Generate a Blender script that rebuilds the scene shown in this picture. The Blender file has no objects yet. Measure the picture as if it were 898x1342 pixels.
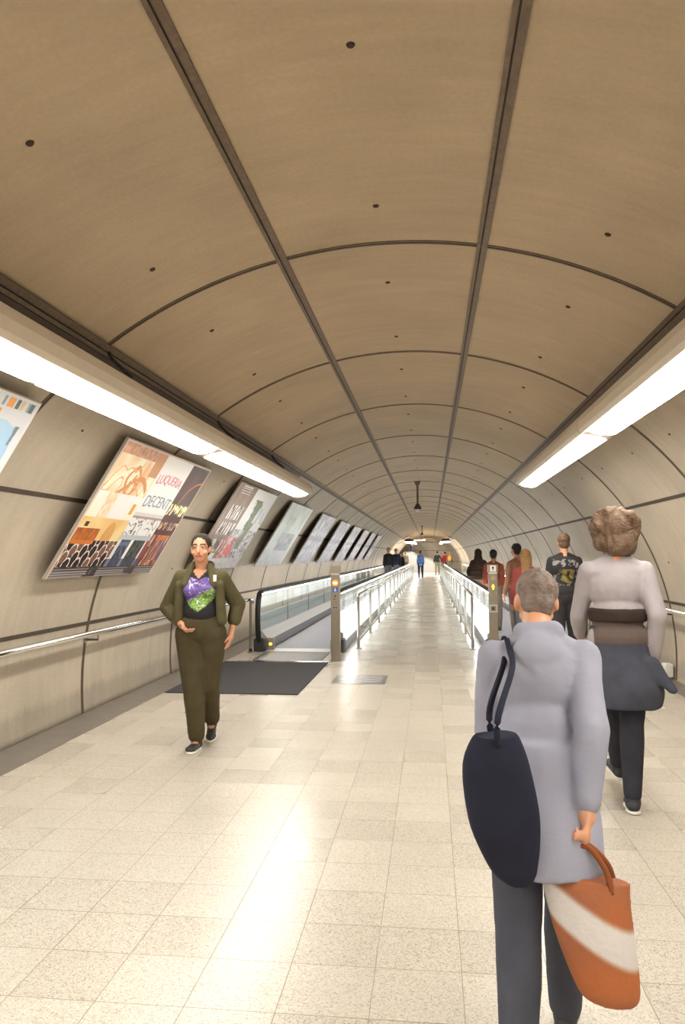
import bpy, bmesh, math, random
from mathutils import Vector, Matrix, noise as mnoise
random.seed(7)
S = bpy.context.scene
COL = S.collection
PI = math.pi
R_ = math.radians

# ------------------------------------------------------------------ materials
def lin(c):
    return tuple(((v/255)/12.92 if v/255 <= .04045 else ((v/255+.055)/1.055)**2.4) for v in c)
def new_mat(name):
    m = bpy.data.materials.new(name); m.use_nodes = True
    nt = m.node_tree; b = nt.nodes['Principled BSDF']
    return m, nt, b
def N(nt, t, **kw):
    n = nt.nodes.new(t)
    for k, v in kw.items():
        if k in n.inputs.keys(): n.inputs[k].default_value = v
        else: setattr(n, k, v)
    return n
def mat(name, rgb, rough=.6, metal=0., var=.12, scale=18., bump=.0, bscale=60., spec=.5):
    m, nt, b = new_mat(name)
    L = nt.links
    c = lin(rgb)
    tc = N(nt, 'ShaderNodeTexCoord')
    nz = N(nt, 'ShaderNodeTexNoise', Scale=scale, Detail=5.)
    L.new(tc.outputs['Object'], nz.inputs['Vector'])
    rp = N(nt, 'ShaderNodeValToRGB')
    rp.color_ramp.elements[0].position = .3; rp.color_ramp.elements[1].position = .7
    rp.color_ramp.elements[0].color = (*[v*(1-var) for v in c], 1)
    rp.color_ramp.elements[1].color = (*[min(1, v*(1+var)) for v in c], 1)
    L.new(nz.outputs['Fac'], rp.inputs['Fac']); L.new(rp.outputs['Color'], b.inputs['Base Color'])
    b.inputs['Roughness'].default_value = rough; b.inputs['Metallic'].default_value = metal
    b.inputs['Specular IOR Level'].default_value = spec
    if bump:
        n2 = N(nt, 'ShaderNodeTexNoise', Scale=bscale, Detail=4.)
        L.new(tc.outputs['Object'], n2.inputs['Vector'])
        bp = N(nt, 'ShaderNodeBump', Strength=bump, Distance=.02)
        L.new(n2.outputs['Fac'], bp.inputs['Height']); L.new(bp.outputs['Normal'], b.inputs['Normal'])
    return m
def emit(name, rgb, k):
    m, nt, b = new_mat(name)
    b.inputs['Base Color'].default_value = (*lin(rgb), 1)
    b.inputs['Emission Color'].default_value = (*lin(rgb), 1)
    b.inputs['Emission Strength'].default_value = k
    return m
def painted(name, rough=.7, bump=0.):
    m, nt, b = new_mat(name)
    a = N(nt, 'ShaderNodeAttribute'); a.attribute_name = 'paint'
    nt.links.new(a.outputs['Color'], b.inputs['Base Color']); b.inputs['Roughness'].default_value = rough
    if bump:
        tc = N(nt, 'ShaderNodeTexCoord'); n2 = N(nt, 'ShaderNodeTexNoise', Scale=14., Detail=4.)
        nt.links.new(tc.outputs['Object'], n2.inputs['Vector'])
        bp = N(nt, 'ShaderNodeBump', Strength=bump, Distance=.03)
        nt.links.new(n2.outputs['Fac'], bp.inputs['Height']); nt.links.new(bp.outputs['Normal'], b.inputs['Normal'])
    return m
def glass_mat(name, tint, refl=.12):
    m, nt, b = new_mat(name)
    nt.nodes.remove(b); L = nt.links; o = nt.nodes['Material Output']
    tr = N(nt, 'ShaderNodeBsdfTransparent'); tr.inputs['Color'].default_value = (*tint, 1)
    gl = N(nt, 'ShaderNodeBsdfGlossy'); gl.inputs['Roughness'].default_value = .03
    fr = N(nt, 'ShaderNodeLayerWeight'); pw = N(nt, 'ShaderNodeMath', operation='POWER'); pw.inputs[1].default_value = 4.
    L.new(fr.outputs['Facing'], pw.inputs[0])
    ma = N(nt, 'ShaderNodeMath', operation='MULTIPLY_ADD'); ma.inputs[1].default_value = .45; ma.inputs[2].default_value = .04; L.new(pw.outputs[0], ma.inputs[0])
    mx = N(nt, 'ShaderNodeMixShader')
    L.new(ma.outputs[0], mx.inputs[0]); L.new(tr.outputs[0], mx.inputs[1]); L.new(gl.outputs[0], mx.inputs[2])
    L.new(mx.outputs[0], o.inputs['Surface'])
    return m

def concrete(name, rgb):
    """cast concrete panels; UV = (metres along tunnel, metres around the ring)"""
    m, nt, b = new_mat(name); L = nt.links
    uv = N(nt, 'ShaderNodeUVMap'); uv.uv_map = 'ring'
    mp = N(nt, 'ShaderNodeMapping'); mp.inputs['Scale'].default_value = (7, 1.0, 1)
    L.new(uv.outputs[0], mp.inputs['Vector'])
    streak = N(nt, 'ShaderNodeTexNoise', Scale=1.6, Detail=6., Roughness=.62); L.new(mp.outputs[0], streak.inputs['Vector'])
    blot = N(nt, 'ShaderNodeTexNoise', Scale=1.1, Detail=5., Roughness=.6); L.new(uv.outputs[0], blot.inputs['Vector'])
    fine = N(nt, 'ShaderNodeTexNoise', Scale=45., Detail=3.); L.new(uv.outputs[0], fine.inputs['Vector'])
    pit = N(nt, 'ShaderNodeTexVoronoi', Scale=26.); L.new(uv.outputs[0], pit.inputs['Vector'])
    pr = N(nt, 'ShaderNodeMapRange'); pr.inputs['From Min'].default_value = .03; pr.inputs['From Max'].default_value = .075
    pr.inputs['To Min'].default_value = .72; L.new(pit.outputs['Distance'], pr.inputs['Value'])
    # keep only some pits
    big = N(nt, 'ShaderNodeTexNoise', Scale=2.3); L.new(uv.outputs[0], big.inputs['Vector'])
    bg = N(nt, 'ShaderNodeMath', operation='GREATER_THAN'); bg.inputs[1].default_value = .56; L.new(big.outputs['Fac'], bg.inputs[0])
    def mr(src, lo, hi, fmin=.3, fmax=.7):
        q = N(nt, 'ShaderNodeMapRange'); q.inputs['From Min'].default_value = fmin; q.inputs['From Max'].default_value = fmax
        q.inputs['To Min'].default_value = lo; q.inputs['To Max'].default_value = hi
        L.new(src, q.inputs['Value']); return q.outputs[0]
    def mul(a, c):
        q = N(nt, 'ShaderNodeMath', operation='MULTIPLY'); L.new(a, q.inputs[0]); L.new(c, q.inputs[1]); return q.outputs[0]
    f = mul(mr(streak.outputs['Fac'], .91, 1.05), mr(blot.outputs['Fac'], .86, 1.09))
    f = mul(f, mr(fine.outputs['Fac'], .95, 1.04))
    mixp = N(nt, 'ShaderNodeMix'); mixp.inputs[2].default_value = 1.
    L.new(bg.outputs[0], mixp.inputs[0]); L.new(pr.outputs[0], mixp.inputs[3])
    f = mul(f, mixp.outputs[0])
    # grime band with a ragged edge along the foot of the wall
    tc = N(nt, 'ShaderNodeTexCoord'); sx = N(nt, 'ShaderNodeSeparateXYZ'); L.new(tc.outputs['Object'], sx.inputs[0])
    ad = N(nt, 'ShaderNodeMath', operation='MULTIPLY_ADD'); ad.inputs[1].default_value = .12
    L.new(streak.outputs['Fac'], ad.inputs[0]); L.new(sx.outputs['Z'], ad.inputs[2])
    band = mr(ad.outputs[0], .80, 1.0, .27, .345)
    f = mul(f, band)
    hs = N(nt, 'ShaderNodeVectorMath', operation='SCALE'); hs.inputs[0].default_value = lin(rgb); L.new(f, hs.inputs['Scale'])
    L.new(hs.outputs[0], b.inputs['Base Color'])
    b.inputs['Roughness'].default_value = .62; b.inputs['Specular IOR Level'].default_value = .35
    bp = N(nt, 'ShaderNodeBump', Strength=.12, Distance=.01); L.new(f, bp.inputs['Height']); L.new(bp.outputs['Normal'], b.inputs['Normal'])
    return m

def tiles(name):
    m, nt, b = new_mat(name); L = nt.links
    tc = N(nt, 'ShaderNodeTexCoord')
    mp = N(nt, 'ShaderNodeMapping'); mp.inputs['Location'].default_value = (.21/.3, -3.066/.3, 0); mp.inputs['Scale'].default_value = (1/.3, 1/.3, 1)
    L.new(tc.outputs['Object'], mp.inputs['Vector'])
    sp = N(nt, 'ShaderNodeSeparateXYZ'); L.new(mp.outputs[0], sp.inputs[0])
    def edge(o):
        fr = N(nt, 'ShaderNodeMath', operation='FRACT'); L.new(o, fr.inputs[0])
        s = N(nt, 'ShaderNodeMath', operation='SUBTRACT'); s.inputs[1].default_value = .5; L.new(fr.outputs[0], s.inputs[0])
        a = N(nt, 'ShaderNodeMath', operation='ABSOLUTE'); L.new(s.outputs[0], a.inputs[0]); return a.outputs[0]
    mx = N(nt, 'ShaderNodeMath', operation='MAXIMUM'); L.new(edge(sp.outputs['X']), mx.inputs[0]); L.new(edge(sp.outputs['Y']), mx.inputs[1])
    gr = N(nt, 'ShaderNodeMapRange'); gr.inputs['From Min'].default_value = .4925; gr.inputs['From Max'].default_value = .4965
    L.new(mx.outputs[0], gr.inputs['Value'])
    fl = N(nt, 'ShaderNodeVectorMath', operation='FLOOR'); L.new(mp.outputs[0], fl.inputs[0])
    wn = N(nt, 'ShaderNodeTexWhiteNoise'); L.new(fl.outputs[0], wn.inputs['Vector'])
    # terrazzo chips
    v1 = N(nt, 'ShaderNodeTexVoronoi', Scale=210.); L.new(tc.outputs['Object'], v1.inputs['Vector'])
    r1 = N(nt, 'ShaderNodeValToRGB'); e = r1.color_ramp
    e.elements[0].position = 0; e.elements[0].color = (*lin((158, 147, 130)), 1)
    e.elements[1].position = .22; e.elements[1].color = (*lin((186, 178, 164)), 1)
    for p, c in ((.5, (196, 189, 176)), (.78, (202, 195, 183)), (1., (208, 202, 191))):
        q = e.elements.new(p); q.color = (*lin(c), 1)
    sc = N(nt, 'ShaderNodeSeparateColor'); L.new(v1.outputs['Color'], sc.inputs[0]); L.new(sc.outputs[0], r1.inputs['Fac'])
    tint = N(nt, 'ShaderNodeMapRange'); tint.inputs['To Min'].default_value = .86; tint.inputs['To Max'].default_value = 1.02; L.new(wn.outputs['Value'], tint.inputs['Value'])
    pw = N(nt, 'ShaderNodeMath', operation='POWER'); pw.inputs[1].default_value = .18
    L.new(wn.outputs['Value'], pw.inputs[0]); L.new(pw.outputs[0], tint.inputs['Value'])
    sc2 = N(nt, 'ShaderNodeVectorMath', operation='SCALE'); L.new(r1.outputs['Color'], sc2.inputs[0]); L.new(tint.outputs[0], sc2.inputs['Scale'])
    big = N(nt, 'ShaderNodeTexNoise', Scale=1.4, Detail=4.); L.new(tc.outputs['Object'], big.inputs['Vector'])
    bm_ = N(nt, 'ShaderNodeMapRange'); bm_.inputs['From Min'].default_value = .3; bm_.inputs['From Max'].default_value = .7; bm_.inputs['To Min'].default_value = .93; bm_.inputs['To Max'].default_value = 1.03
    L.new(big.outputs['Fac'], bm_.inputs['Value'])
    sc3 = N(nt, 'ShaderNodeVectorMath', operation='SCALE'); L.new(sc2.outputs[0], sc3.inputs[0]); L.new(bm_.outputs[0], sc3.inputs['Scale'])
    mixg = N(nt, 'ShaderNodeMix', data_type='RGBA'); mixg.inputs[7].default_value = (*lin((140, 127, 108)), 1)
    L.new(gr.outputs[0], mixg.inputs[0]); L.new(sc3.outputs[0], mixg.inputs[6])
    L.new(mixg.outputs[2], b.inputs['Base Color'])
    rr = N(nt, 'ShaderNodeMapRange'); rr.inputs['To Min'].default_value = .24; rr.inputs['To Max'].default_value = .34; L.new(wn.outputs['Value'], rr.inputs['Value'])
    L.new(rr.outputs[0], b.inputs['Roughness']); b.inputs['Specular IOR Level'].default_value = .55
    bp = N(nt, 'ShaderNodeBump', Strength=.25, Distance=.002, invert=True); L.new(gr.outputs[0], bp.inputs['Height']); L.new(bp.outputs['Normal'], b.inputs['Normal'])
    return m

def brushed(name, rgb, rough=.32):
    m, nt, b = new_mat(name); L = nt.links
    tc = N(nt, 'ShaderNodeTexCoord'); mp = N(nt, 'ShaderNodeMapping'); mp.inputs['Scale'].default_value = (90, 90, 2)
    L.new(tc.outputs['Object'], mp.inputs['Vector'])
    nz = N(nt, 'ShaderNodeTexNoise', Scale=3., Detail=3.); L.new(mp.outputs[0], nz.inputs['Vector'])
    q = N(nt, 'ShaderNodeMapRange'); q.inputs['To Min'].default_value = rough-.08; q.inputs['To Max'].default_value = rough+.1
    L.new(nz.outputs['Fac'], q.inputs['Value']); L.new(q.outputs[0], b.inputs['Roughness'])
    b.inputs['Base Color'].default_value = (*lin(rgb), 1); b.inputs['Metallic'].default_value = .9
    return m

M = {}
M['ceil'] = concrete('ceiling_concrete', (190, 171, 144))
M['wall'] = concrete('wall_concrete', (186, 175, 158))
M['floor'] = tiles('terrazzo_tiles')
M['seam'] = mat('seam_metal', (112, 96, 79), .5, .25, .18, 30, .1)
M['groove'] = mat('seam_groove', (74, 63, 53), .7, 0, .15)
M['chan'] = mat('channel_metal', (78, 66, 58), .55, .2, .1)
M['hole'] = mat('anchor_hole', (66, 53, 42), .9)
M['gutter'] = mat('kerb_strip', (124, 117, 110), .28, .1, .12, 6)
M['housing'] = mat('fixture_beige', (203, 191, 172), .45, 0, .03)
M['lamp'] = emit('lamp_diffuser', (255, 250, 240), 15)
M['steel'] = brushed('stainless', (176, 170, 160), .28)
M['steeld'] = brushed('satin_steel', (150, 141, 126), .4)
M['chrome'] = mat('chrome', (225, 224, 220), .12, 1., .02)
M['black'] = mat('black_rubber', (30, 30, 32), .45, 0, .1)
M['dark'] = mat('dark_plastic', (48, 47, 48), .5, 0, .1)
M['mat'] = mat('entrance_mat', (64, 63, 65), .95, 0, .35, 160, .4, 300)
M['comb'] = mat('comb_steel', (120, 118, 116), .35, .8, .25, 40, .2, 120)
M['belt'] = mat('walkway_belt', (148, 149, 158), .5, .2, .08, 60)
M['deck'] = mat('deck_aluminium', (196, 197, 198), .35, .4, .04)
M['skirt'] = mat('skirt_steel', (140, 140, 142), .3, .8, .06)
M['glass'] = glass_mat('balustrade_glass', (.95, .975, .965))
M['panel_glow'] = emit('added_panel_glow', (248, 250, 255), 1.7)
M['fill_strip'] = emit('added_fill_strip', (255, 246, 236), 32)
M['white'] = mat('white_plastic', (232, 230, 224), .4, 0, .03)
M['white_panel'] = mat('white_panel', (226, 226, 226), .35, 0, .03)
M['lamp_far'] = emit('far_lamp_diffuser', (255, 250, 242), 20)
M['inner_panel'] = mat('inner_panel', (186, 190, 190), .35, .3, .04)
M['orange_lamp'] = emit('orange_lamp', (255, 98, 30), 2.2)
M['yellow_lamp'] = emit('yellow_lamp', (255, 190, 30), 2.0)
M['amber'] = emit('amber_lamp', (255, 205, 60), 2.2)
M['lampwhite'] = emit('lamp_white', (255, 235, 200), 2.2)
M['blue'] = mat('sign_blue', (60, 96, 180), .4)
M['plate'] = mat('floor_plate_metal', (158, 158, 160), .3, .7, .08, 20)
M['plate_mark'] = mat('floor_plate_mark', (226, 226, 226), .35)
M['poster_edge'] = mat('poster_edge', (176, 168, 158), .5)
M['print'] = painted('poster_print', .32)
M['paint'] = painted('printed_cloth', .85, .3)
SKIN = mat('skin', (206, 150, 118), .5, 0, .06, 30)
SKIN2 = mat('skin_tan', (190, 138, 108), .5, 0, .06, 30)

# ------------------------------------------------------------------ object helpers
def tag(o, label=None, cat=None, group=None, kind=None):
    if label: o['label'] = label
    if cat: o['category'] = cat
    if group: o['group'] = group
    if kind: o['kind'] = kind
    return o
def empty(name, loc=(0, 0, 0), rz=0, label=None, cat=None, group=None):
    o = bpy.data.objects.new(name, None); COL.objects.link(o)
    o.location = loc; o.rotation_euler = (0, 0, rz); o.empty_display_size = .1
    return tag(o, label, cat, group)
def obj(name, bm, m, parent=None, smooth=False):
    me = bpy.data.meshes.new(name)
    bmesh.ops.recalc_face_normals(bm, faces=bm.faces[:])
    bm.to_mesh(me); bm.free()
    for k in (m if isinstance(m, (list, tuple)) else [m]): me.materials.append(k)
    if smooth: me.polygons.foreach_set('use_smooth', [True]*len(me.polygons))
    o = bpy.data.objects.new(name, me); COL.objects.link(o)
    if parent: o.parent = parent
    return o
def box(bm, x0, x1, y0, y1, z0, z1, bev=0, mi=0):
    r = bmesh.ops.create_cube(bm, size=1)
    vs = r['verts']
    for v in vs:
        v.co = Vector(((x0+x1)/2+v.co.x*(x1-x0), (y0+y1)/2+v.co.y*(y1-y0), (z0+z1)/2+v.co.z*(z1-z0)))
    fs = {f for v in vs for f in v.link_faces}
    for f in fs: f.material_index = mi
    if bev:
        es = list({e for v in vs for e in v.link_edges})
        bmesh.ops.bevel(bm, geom=es, offset=bev, segments=2, affect='EDGES', profile=.5)
def obox(name, b, m, parent=None, bev=0):
    bm = bmesh.new(); box(bm, *b, bev=bev); return obj(name, bm, m, parent)
def tube(bm, pts, r, n=12, rx=None, up=(0, 0, 1), cap=True, mi=0):
    """sweep an ellipse (r along 'side', rx along 'up') along pts"""
    pts = [Vector(p) for p in pts]; rx = rx or r
    rings = []
    for i, p in enumerate(pts):
        a = pts[max(0, i-1)]; c = pts[min(len(pts)-1, i+1)]
        t = (c-a).normalized(); u = Vector(up)
        if abs(t.dot(u)) > .98: u = Vector((0, 1, 0)) if abs(t.y) < .9 else Vector((1, 0, 0))
        s = t.cross(u).normalized(); w = s.cross(t).normalized()
        rings.append([bm.verts.new(p+s*(r*math.cos(2*PI*k/n))+w*(rx*math.sin(2*PI*k/n))) for k in range(n)])
    for a, c in zip(rings, rings[1:]):
        for k in range(n):
            f = bm.faces.new((a[k], a[(k+1) % n], c[(k+1) % n], c[k])); f.material_index = mi; f.smooth = True
    if cap:
        bm.faces.new(rings[0][::-1]); bm.faces.new(rings[-1])
def loft_profile(bm, prof, ys, xf=lambda p, y: Vector((p[0], y, p[1])), cap=True, mi=0):
    rings = [[bm.verts.new(xf(p, y)) for p in prof] for y in ys]
    n = len(prof)
    for a, c in zip(rings, rings[1:]):
        for k in range(n):
            f = bm.faces.new((a[k], a[(k+1) % n], c[(k+1) % n], c[k])); f.material_index = mi
    if cap: bm.faces.new(rings[0][::-1]); bm.faces.new(rings[-1])
def cyl(bm, p0, p1, r0, r1=None, n=16):
    r1 = r0 if r1 is None else r1
    p0, p1 = Vector(p0), Vector(p1); t = (p1-p0).normalized()
    u = Vector((0, 0, 1)) if abs(t.z) < .9 else Vector((1, 0, 0))
    s = t.cross(u).normalized(); w = s.cross(t)
    A = [bm.verts.new(p0+(s*math.cos(2*PI*k/n)+w*math.sin(2*PI*k/n))*r0) for k in range(n)]
    B = [bm.verts.new(p1+(s*math.cos(2*PI*k/n)+w*math.sin(2*PI*k/n))*r1) for k in range(n)]
    for k in range(n): bm.faces.new((A[k], A[(k+1) % n], B[(k+1) % n], B[k]))
    bm.faces.new(A[::-1]); bm.faces.new(B)

# ------------------------------------------------------------------ camera
CAMZ = 1.45; F = 996.385; YAW, PIT, ROL = .1149, .0581, -.0052
cy, sy, cp, sp_ = math.cos(YAW), math.sin(YAW), math.cos(PIT), math.sin(PIT)
fwd = Vector((-sy*cp, cy*cp, sp_)); r0 = Vector((cy, sy, 0)); u0 = r0.cross(fwd)
rt = r0*math.cos(ROL)+u0*math.sin(ROL); up = u0*math.cos(ROL)-r0*math.sin(ROL)
cam = bpy.data.cameras.new('camera'); co = bpy.data.objects.new('camera', cam); COL.objects.link(co)
mw = Matrix.Identity(4)
for i in range(3): mw[i][0] = rt[i]; mw[i][1] = up[i]; mw[i][2] = -fwd[i]
mw[2][3] = CAMZ
co.matrix_world = mw
cam.sensor_fit = 'HORIZONTAL'; cam.sensor_width = 36; cam.lens = F/898*36; cam.clip_start = .05; cam.clip_end = 300
S.camera = co

# ------------------------------------------------------------------ tunnel shell
XC, ZC, RAD = -.21, .30, 2.973
RING0, RSP = 4.332-2*2.376, 2.376          # a ring joint every 2.376 m
S0, SBEND, RB, TURN, STAIL = -6., 70., 13., R_(55), 12.
SEND = SBEND+RB*TURN+STAIL
def path(s):
    """centre line: straight, then a bend to the left"""
    if s <= SBEND: return Vector((XC, s, 0)), 0.
    a = min((s-SBEND)/RB, TURN)
    p = Vector((XC-RB*(1-math.cos(a)), SBEND+RB*math.sin(a), 0))
    if s > SBEND+RB*TURN:
        d = s-SBEND-RB*TURN; p += Vector((-math.sin(a), math.cos(a), 0))*d
    return p, a
def pt(s, ang, rad=RAD):
    p, a = path(s); lx = rad*math.sin(ang); z = ZC+rad*math.cos(ang)
    return Vector((p.x+lx*math.cos(a), p.y+lx*math.sin(a), z))
def flat(s, lx, z):
    p, a = path(s); return Vector((p.x+lx*math.cos(a), p.y+lx*math.sin(a), z))
BASE = PI-math.acos(ZC/RAD)                 # where the ring meets the floor
rings = [RING0+RSP*k for k in range(-2, int((SEND-RING0)/RSP)+1)]
ss = sorted(set([S0]+[r for r in rings if r > S0]+[r+RSP/2 for r in rings if r+RSP/2 < SEND]+[SEND]))
A_CL, A_CR, A_RL, A_RR, A_WL, A_WR, A_HL, A_HR = [R_(v) for v in (-12.5, 10.2, -35.7, 32.8, -57.6, 55.6, -79.3, 78.2)]
def shell(name, a0, a1, m):
    bm = bmesh.new(); uv = bm.loops.layers.uv.new('ring')
    n = max(6, int(abs(a1-a0)/R_(1.6)))
    T = .12
    an = [a0+(a1-a0)*i/n for i in range(n+1)]
    def sheet(rad, flip):
        g = [[bm.verts.new(pt(s, a, rad)) for a in an] for s in ss]
        for i in range(len(ss)-1):
            for j in range(n):
                f = bm.faces.new((g[i][j], g[i][j+1], g[i+1][j+1], g[i+1][j])); f.smooth = True
                for lp, (ii, jj) in zip(f.loops, ((i, j), (i, j+1), (i+1, j+1), (i+1, j))):
                    lp[uv].uv = (ss[ii], an[jj]*RAD)
        return g
    gi = sheet(RAD, False); go = sheet(RAD+T, True)
    for i in range(len(ss)-1):
        for j in (0, n):
            bm.faces.new((gi[i][j], gi[i+1][j], go[i+1][j], go[i][j]))
    # anchor holes: small dark countersunk recesses on the panels
    for r in rings[:14]:
        for a in HOLES[name]:
            for fr in (.27, .80):
                s = r+RSP*fr
                if s < .3 or s > 34: continue
                c = pt(s, a, RAD-.0015); nrm = Vector((XC, s, ZC))-c; nrm.normalize()
                tx = Vector((0, 1, 0)); ty = nrm.cross(tx)
                R = .017 if name == 'ceiling' else .010
                v0 = [bm.verts.new(c+(tx*math.cos(k*PI/5)+ty*math.sin(k*PI/5))*R) for k in range(10)]
                v1 = [bm.verts.new(c+nrm*.006+(tx*math.cos(k*PI/5)+ty*math.sin(k*PI/5))*R*.75) for k in range(10)]
                for k in range(10):
                    bm.faces.new((v0[k], v0[(k+1) % 10], v1[(k+1) % 10], v1[k])).material_index = 1
                bm.faces.new(v1).material_index = 1
    me = bpy.data.meshes.new(name); bm.to_mesh(me); bm.free()
    me.materials.append(m); me.materials.append(M['hole'])
    o = bpy.data.objects.new(name, me); COL.objects.link(o)
    return tag(o, kind='structure')
HOLES = {'ceiling': [R_(-1), R_(-25), R_(22)], 'wall_left': [R_(-47), R_(-70)], 'wall_right': [R_(45), R_(69)]}
shell('ceiling', A_RL, A_RR, M['ceil'])
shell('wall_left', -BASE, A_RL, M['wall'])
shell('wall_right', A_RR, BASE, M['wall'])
# floor
bm = bmesh.new()
g = [[bm.verts.new(flat(s, x, z)) for x, z in ((-RAD-.1, 0), (RAD+.1, 0), (RAD+.1, -.15), (-RAD-.1, -.15))] for s in ss]
for a, c in zip(g, g[1:]):
    for k in range(4): bm.faces.new((a[k], a[(k+1) % 4], c[(k+1) % 4], c[k]))
tag(obj('floor', bm, M['floor']), kind='structure')
# grey kerb strips along both walls
for k, (x0, x1) in enumerate(((-2.955, -2.65), (2.76, 2.955))):
    bm = bmesh.new(); s_ = -1 if x0 < 0 else 1
    prof = [(x0, 0.0), (x1, 0.0), (x1, .006 if s_ < 0 else .03), (x0, .03 if s_ < 0 else .006)]
    gg = [[bm.verts.new(flat(s, *p)) for p in prof] for s in ss]
    for a, c in zip(gg, gg[1:]):
        for j in range(4): bm.faces.new((a[j], a[(j+1) % 4], c[(j+1) % 4], c[j]))
    tag(obj('baseboard_left' if s_ < 0 else 'baseboard_right', bm, M['gutter']), kind='structure')
tn = [0]
def trim(bm, m):
    tn[0] += 1
    return tag(obj('trim_%d' % tn[0], bm, m), kind='structure')
def long_strip(a, w, m0, groove=True, prot=.012, w2=None):
    """a metal cover strip running along the tunnel at ring angle a"""
    bm = bmesh.new(); h = w/2/RAD
    prof = [(a-h, RAD+.01), (a-h, RAD-prot)]
    if groove: prof += [(a-h*.35, RAD-prot), (a-h*.3, RAD-.001), (a-h*.12, RAD-.001), (a-h*.08, RAD-prot*.9)]
    prof += [(a+h, RAD-prot), (a+h, RAD+.01)]
    n = len(prof)
    gg = [[bm.verts.new(pt(s, *p)) for p in prof] for s in ss]
    for c, d in zip(gg, gg[1:]):
        for j in range(n-1):
            f = bm.faces.new((c[j], c[j+1], d[j+1], d[j]))
            if groove and j in (2, 3, 4): f.material_index = 1
    trim(bm, [m0, M['groove']])
long_strip(A_CL, .062, M['seam']); long_strip(A_CR, .062, M['seam'])
long_strip(A_RL, .075, M['seam']); long_strip(A_RR, .075, M['seam'])
long_strip(A_WL, .036, M['groove'], False, .004); long_strip(A_WR, .036, M['groove'], False, .004)
long_strip(A_HL, .034, M['groove'], False, .004); long_strip(A_HR, .034, M['groove'], False, .004)
def ring_strip(r, w, m0):
    bm = bmesh.new(); n = 110
    prof = [(-w/2, RAD+.01), (-w/2, RAD-.006), (-w*.18, RAD-.006), (-w*.14, RAD-.0008), (w*.14, RAD-.0008), (w*.18, RAD-.006), (w/2, RAD-.006), (w/2, RAD+.01)]
    an = [-BASE+2*BASE*i/n for i in range(n+1)]
    gg = [[bm.verts.new(pt(r+p[0], a, p[1])) for p in prof] for a in an]
    for c, d in zip(gg, gg[1:]):
        for j in range(len(prof)-1):
            f = bm.faces.new((c[j], c[j+1], d[j+1], d[j]))
            if j in (2, 3, 4): f.material_index = 1
    trim(bm, [m0, M['groove']])
for r in rings:
    if r > S0+.2: ring_strip(r, .042, M['seam'])
# dark cable channel between the ceiling rail and the wall panels, both sides
for a0, a1, e in ((A_RL-R_(.8), R_(-41), 24.), (A_RR+R_(.8), R_(38.2), 24.)):
    bm = bmesh.new(); n = 4
    sl = [s for s in ss if s <= 11.6]
    an = [a0+(a1-a0)*i/n for i in range(n+1)]
    pr = [(an[0], RAD+.01)]+[(a, RAD-.014-(.012 if i in (1, 2) else 0)) for i, a in enumerate(an)]+[(an[-1], RAD+.01)]
    gg = [[bm.verts.new(pt(s, *p)) for p in pr] for s in sl]
    for c, d in zip(gg, gg[1:]):
        for j in range(len(pr)-1): bm.faces.new((c[j], c[j+1], d[j+1], d[j]))
    bm.faces.new(gg[-1]); trim(bm, M['chan'])

# ------------------------------------------------------------------ light fixtures
def fixture(xi, zi, side, y0, y1, nd, label, dirs=None):
    """xi, zi: lower inner edge; side -1 left wall, +1 right wall"""
    root = empty('tube_light', (xi, (y0+y1)/2, zi), 0, label, 'ceiling light')
    L = (y1-y0)/2; q = side
    # housing: rounded shell, open below where the diffuser sits
    prof = [(q*.0, -.005), (q*-.022, .02), (q*-.025, .075), (q*-.005, .13), (q*.05, .165), (q*.13, .165), (q*.20, .12), (q*.235, .05), (q*.235, -.03), (q*.215, -.032), (q*.03, .0)]
    bm = bmesh.new()
    loft_profile(bm, prof, [-L+.05, L-.05])
    h = obj('housing', bm, M['housing'], root)
    for e in (-1, 1):
        bm = bmesh.new()
        ins = [(p[0]*.86+q*.015, p[1]*.86+.01) for p in prof]
        v0 = [bm.verts.new((p[0], e*(L-.05), p[1])) for p in prof]
        v1 = [bm.verts.new((p[0], e*(L-.02), p[1])) for p in prof]
        v2 = [bm.verts.new((p[0], e*L, p[1])) for p in ins]
        n = len(prof)
        for a, c in ((v0, v1), (v1, v2)):
            for k in range(n): bm.faces.new((a[k], a[(k+1) % n], c[(k+1) % n], c[k]))
        bm.faces.new(v2); bm.faces.new(v0)
        obj('end_cap', bm, M['housing'], root)
    seg = (2*L-.2)/nd
    for i in range(nd):
        a = -L+.1+i*seg+.012; c = -L+.1+(i+1)*seg-.012
        bm = bmesh.new()
        pr = [(q*.022, -.003), (q*.06, -.028), (q*.12, -.042), (q*.18, -.045), (q*.222, -.036), (q*.222, -.02), (q*.022, .004)]
        k = 6; ys = []
        ring = []
        for t in range(k+1):
            ring.append(t)
        yy = [a, a+.03, c-.03, c]
        gg = []
        for y in yy:
            sh = 1. if y not in (a, c) else .8
            gg.append([bm.verts.new((q*.122+(p[0]-q*.122)*sh, y, p[1]*sh-.0)) for p in pr])
        n = len(pr)
        for c0, c1 in zip(gg, gg[1:]):
            for j in range(n): bm.faces.new((c0[j], c0[(j+1) % n], c1[(j+1) % n], c1[j]))
        bm.faces.new(gg[0]); bm.faces.new(gg[-1])
        obj('diffuser', bm, M['lamp'], root)
    for r in rings:
        if y0 < r < y1+.5 and r > 2:
            yb = min(r, y1-.05)-(y0+y1)/2
            bm = bmesh.new()
            tube(bm, [(q*.10, yb, .15), (q*.12, yb, .22), (q*.17, yb, .26), (q*.24, yb, .33), (q*.26, yb, .37)], .012, 8)
            box(bm, q*.15-.03, q*.15+.03, yb-.035, yb+.035, .16, .215, .006)
            obj('bracket', bm, M['dark'], root)
fixture(-1.655, 2.315, -1, -4.3, 6.0, 4, 'long beige tube light on the left wall, the nearer length above the pale blue poster')
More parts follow.
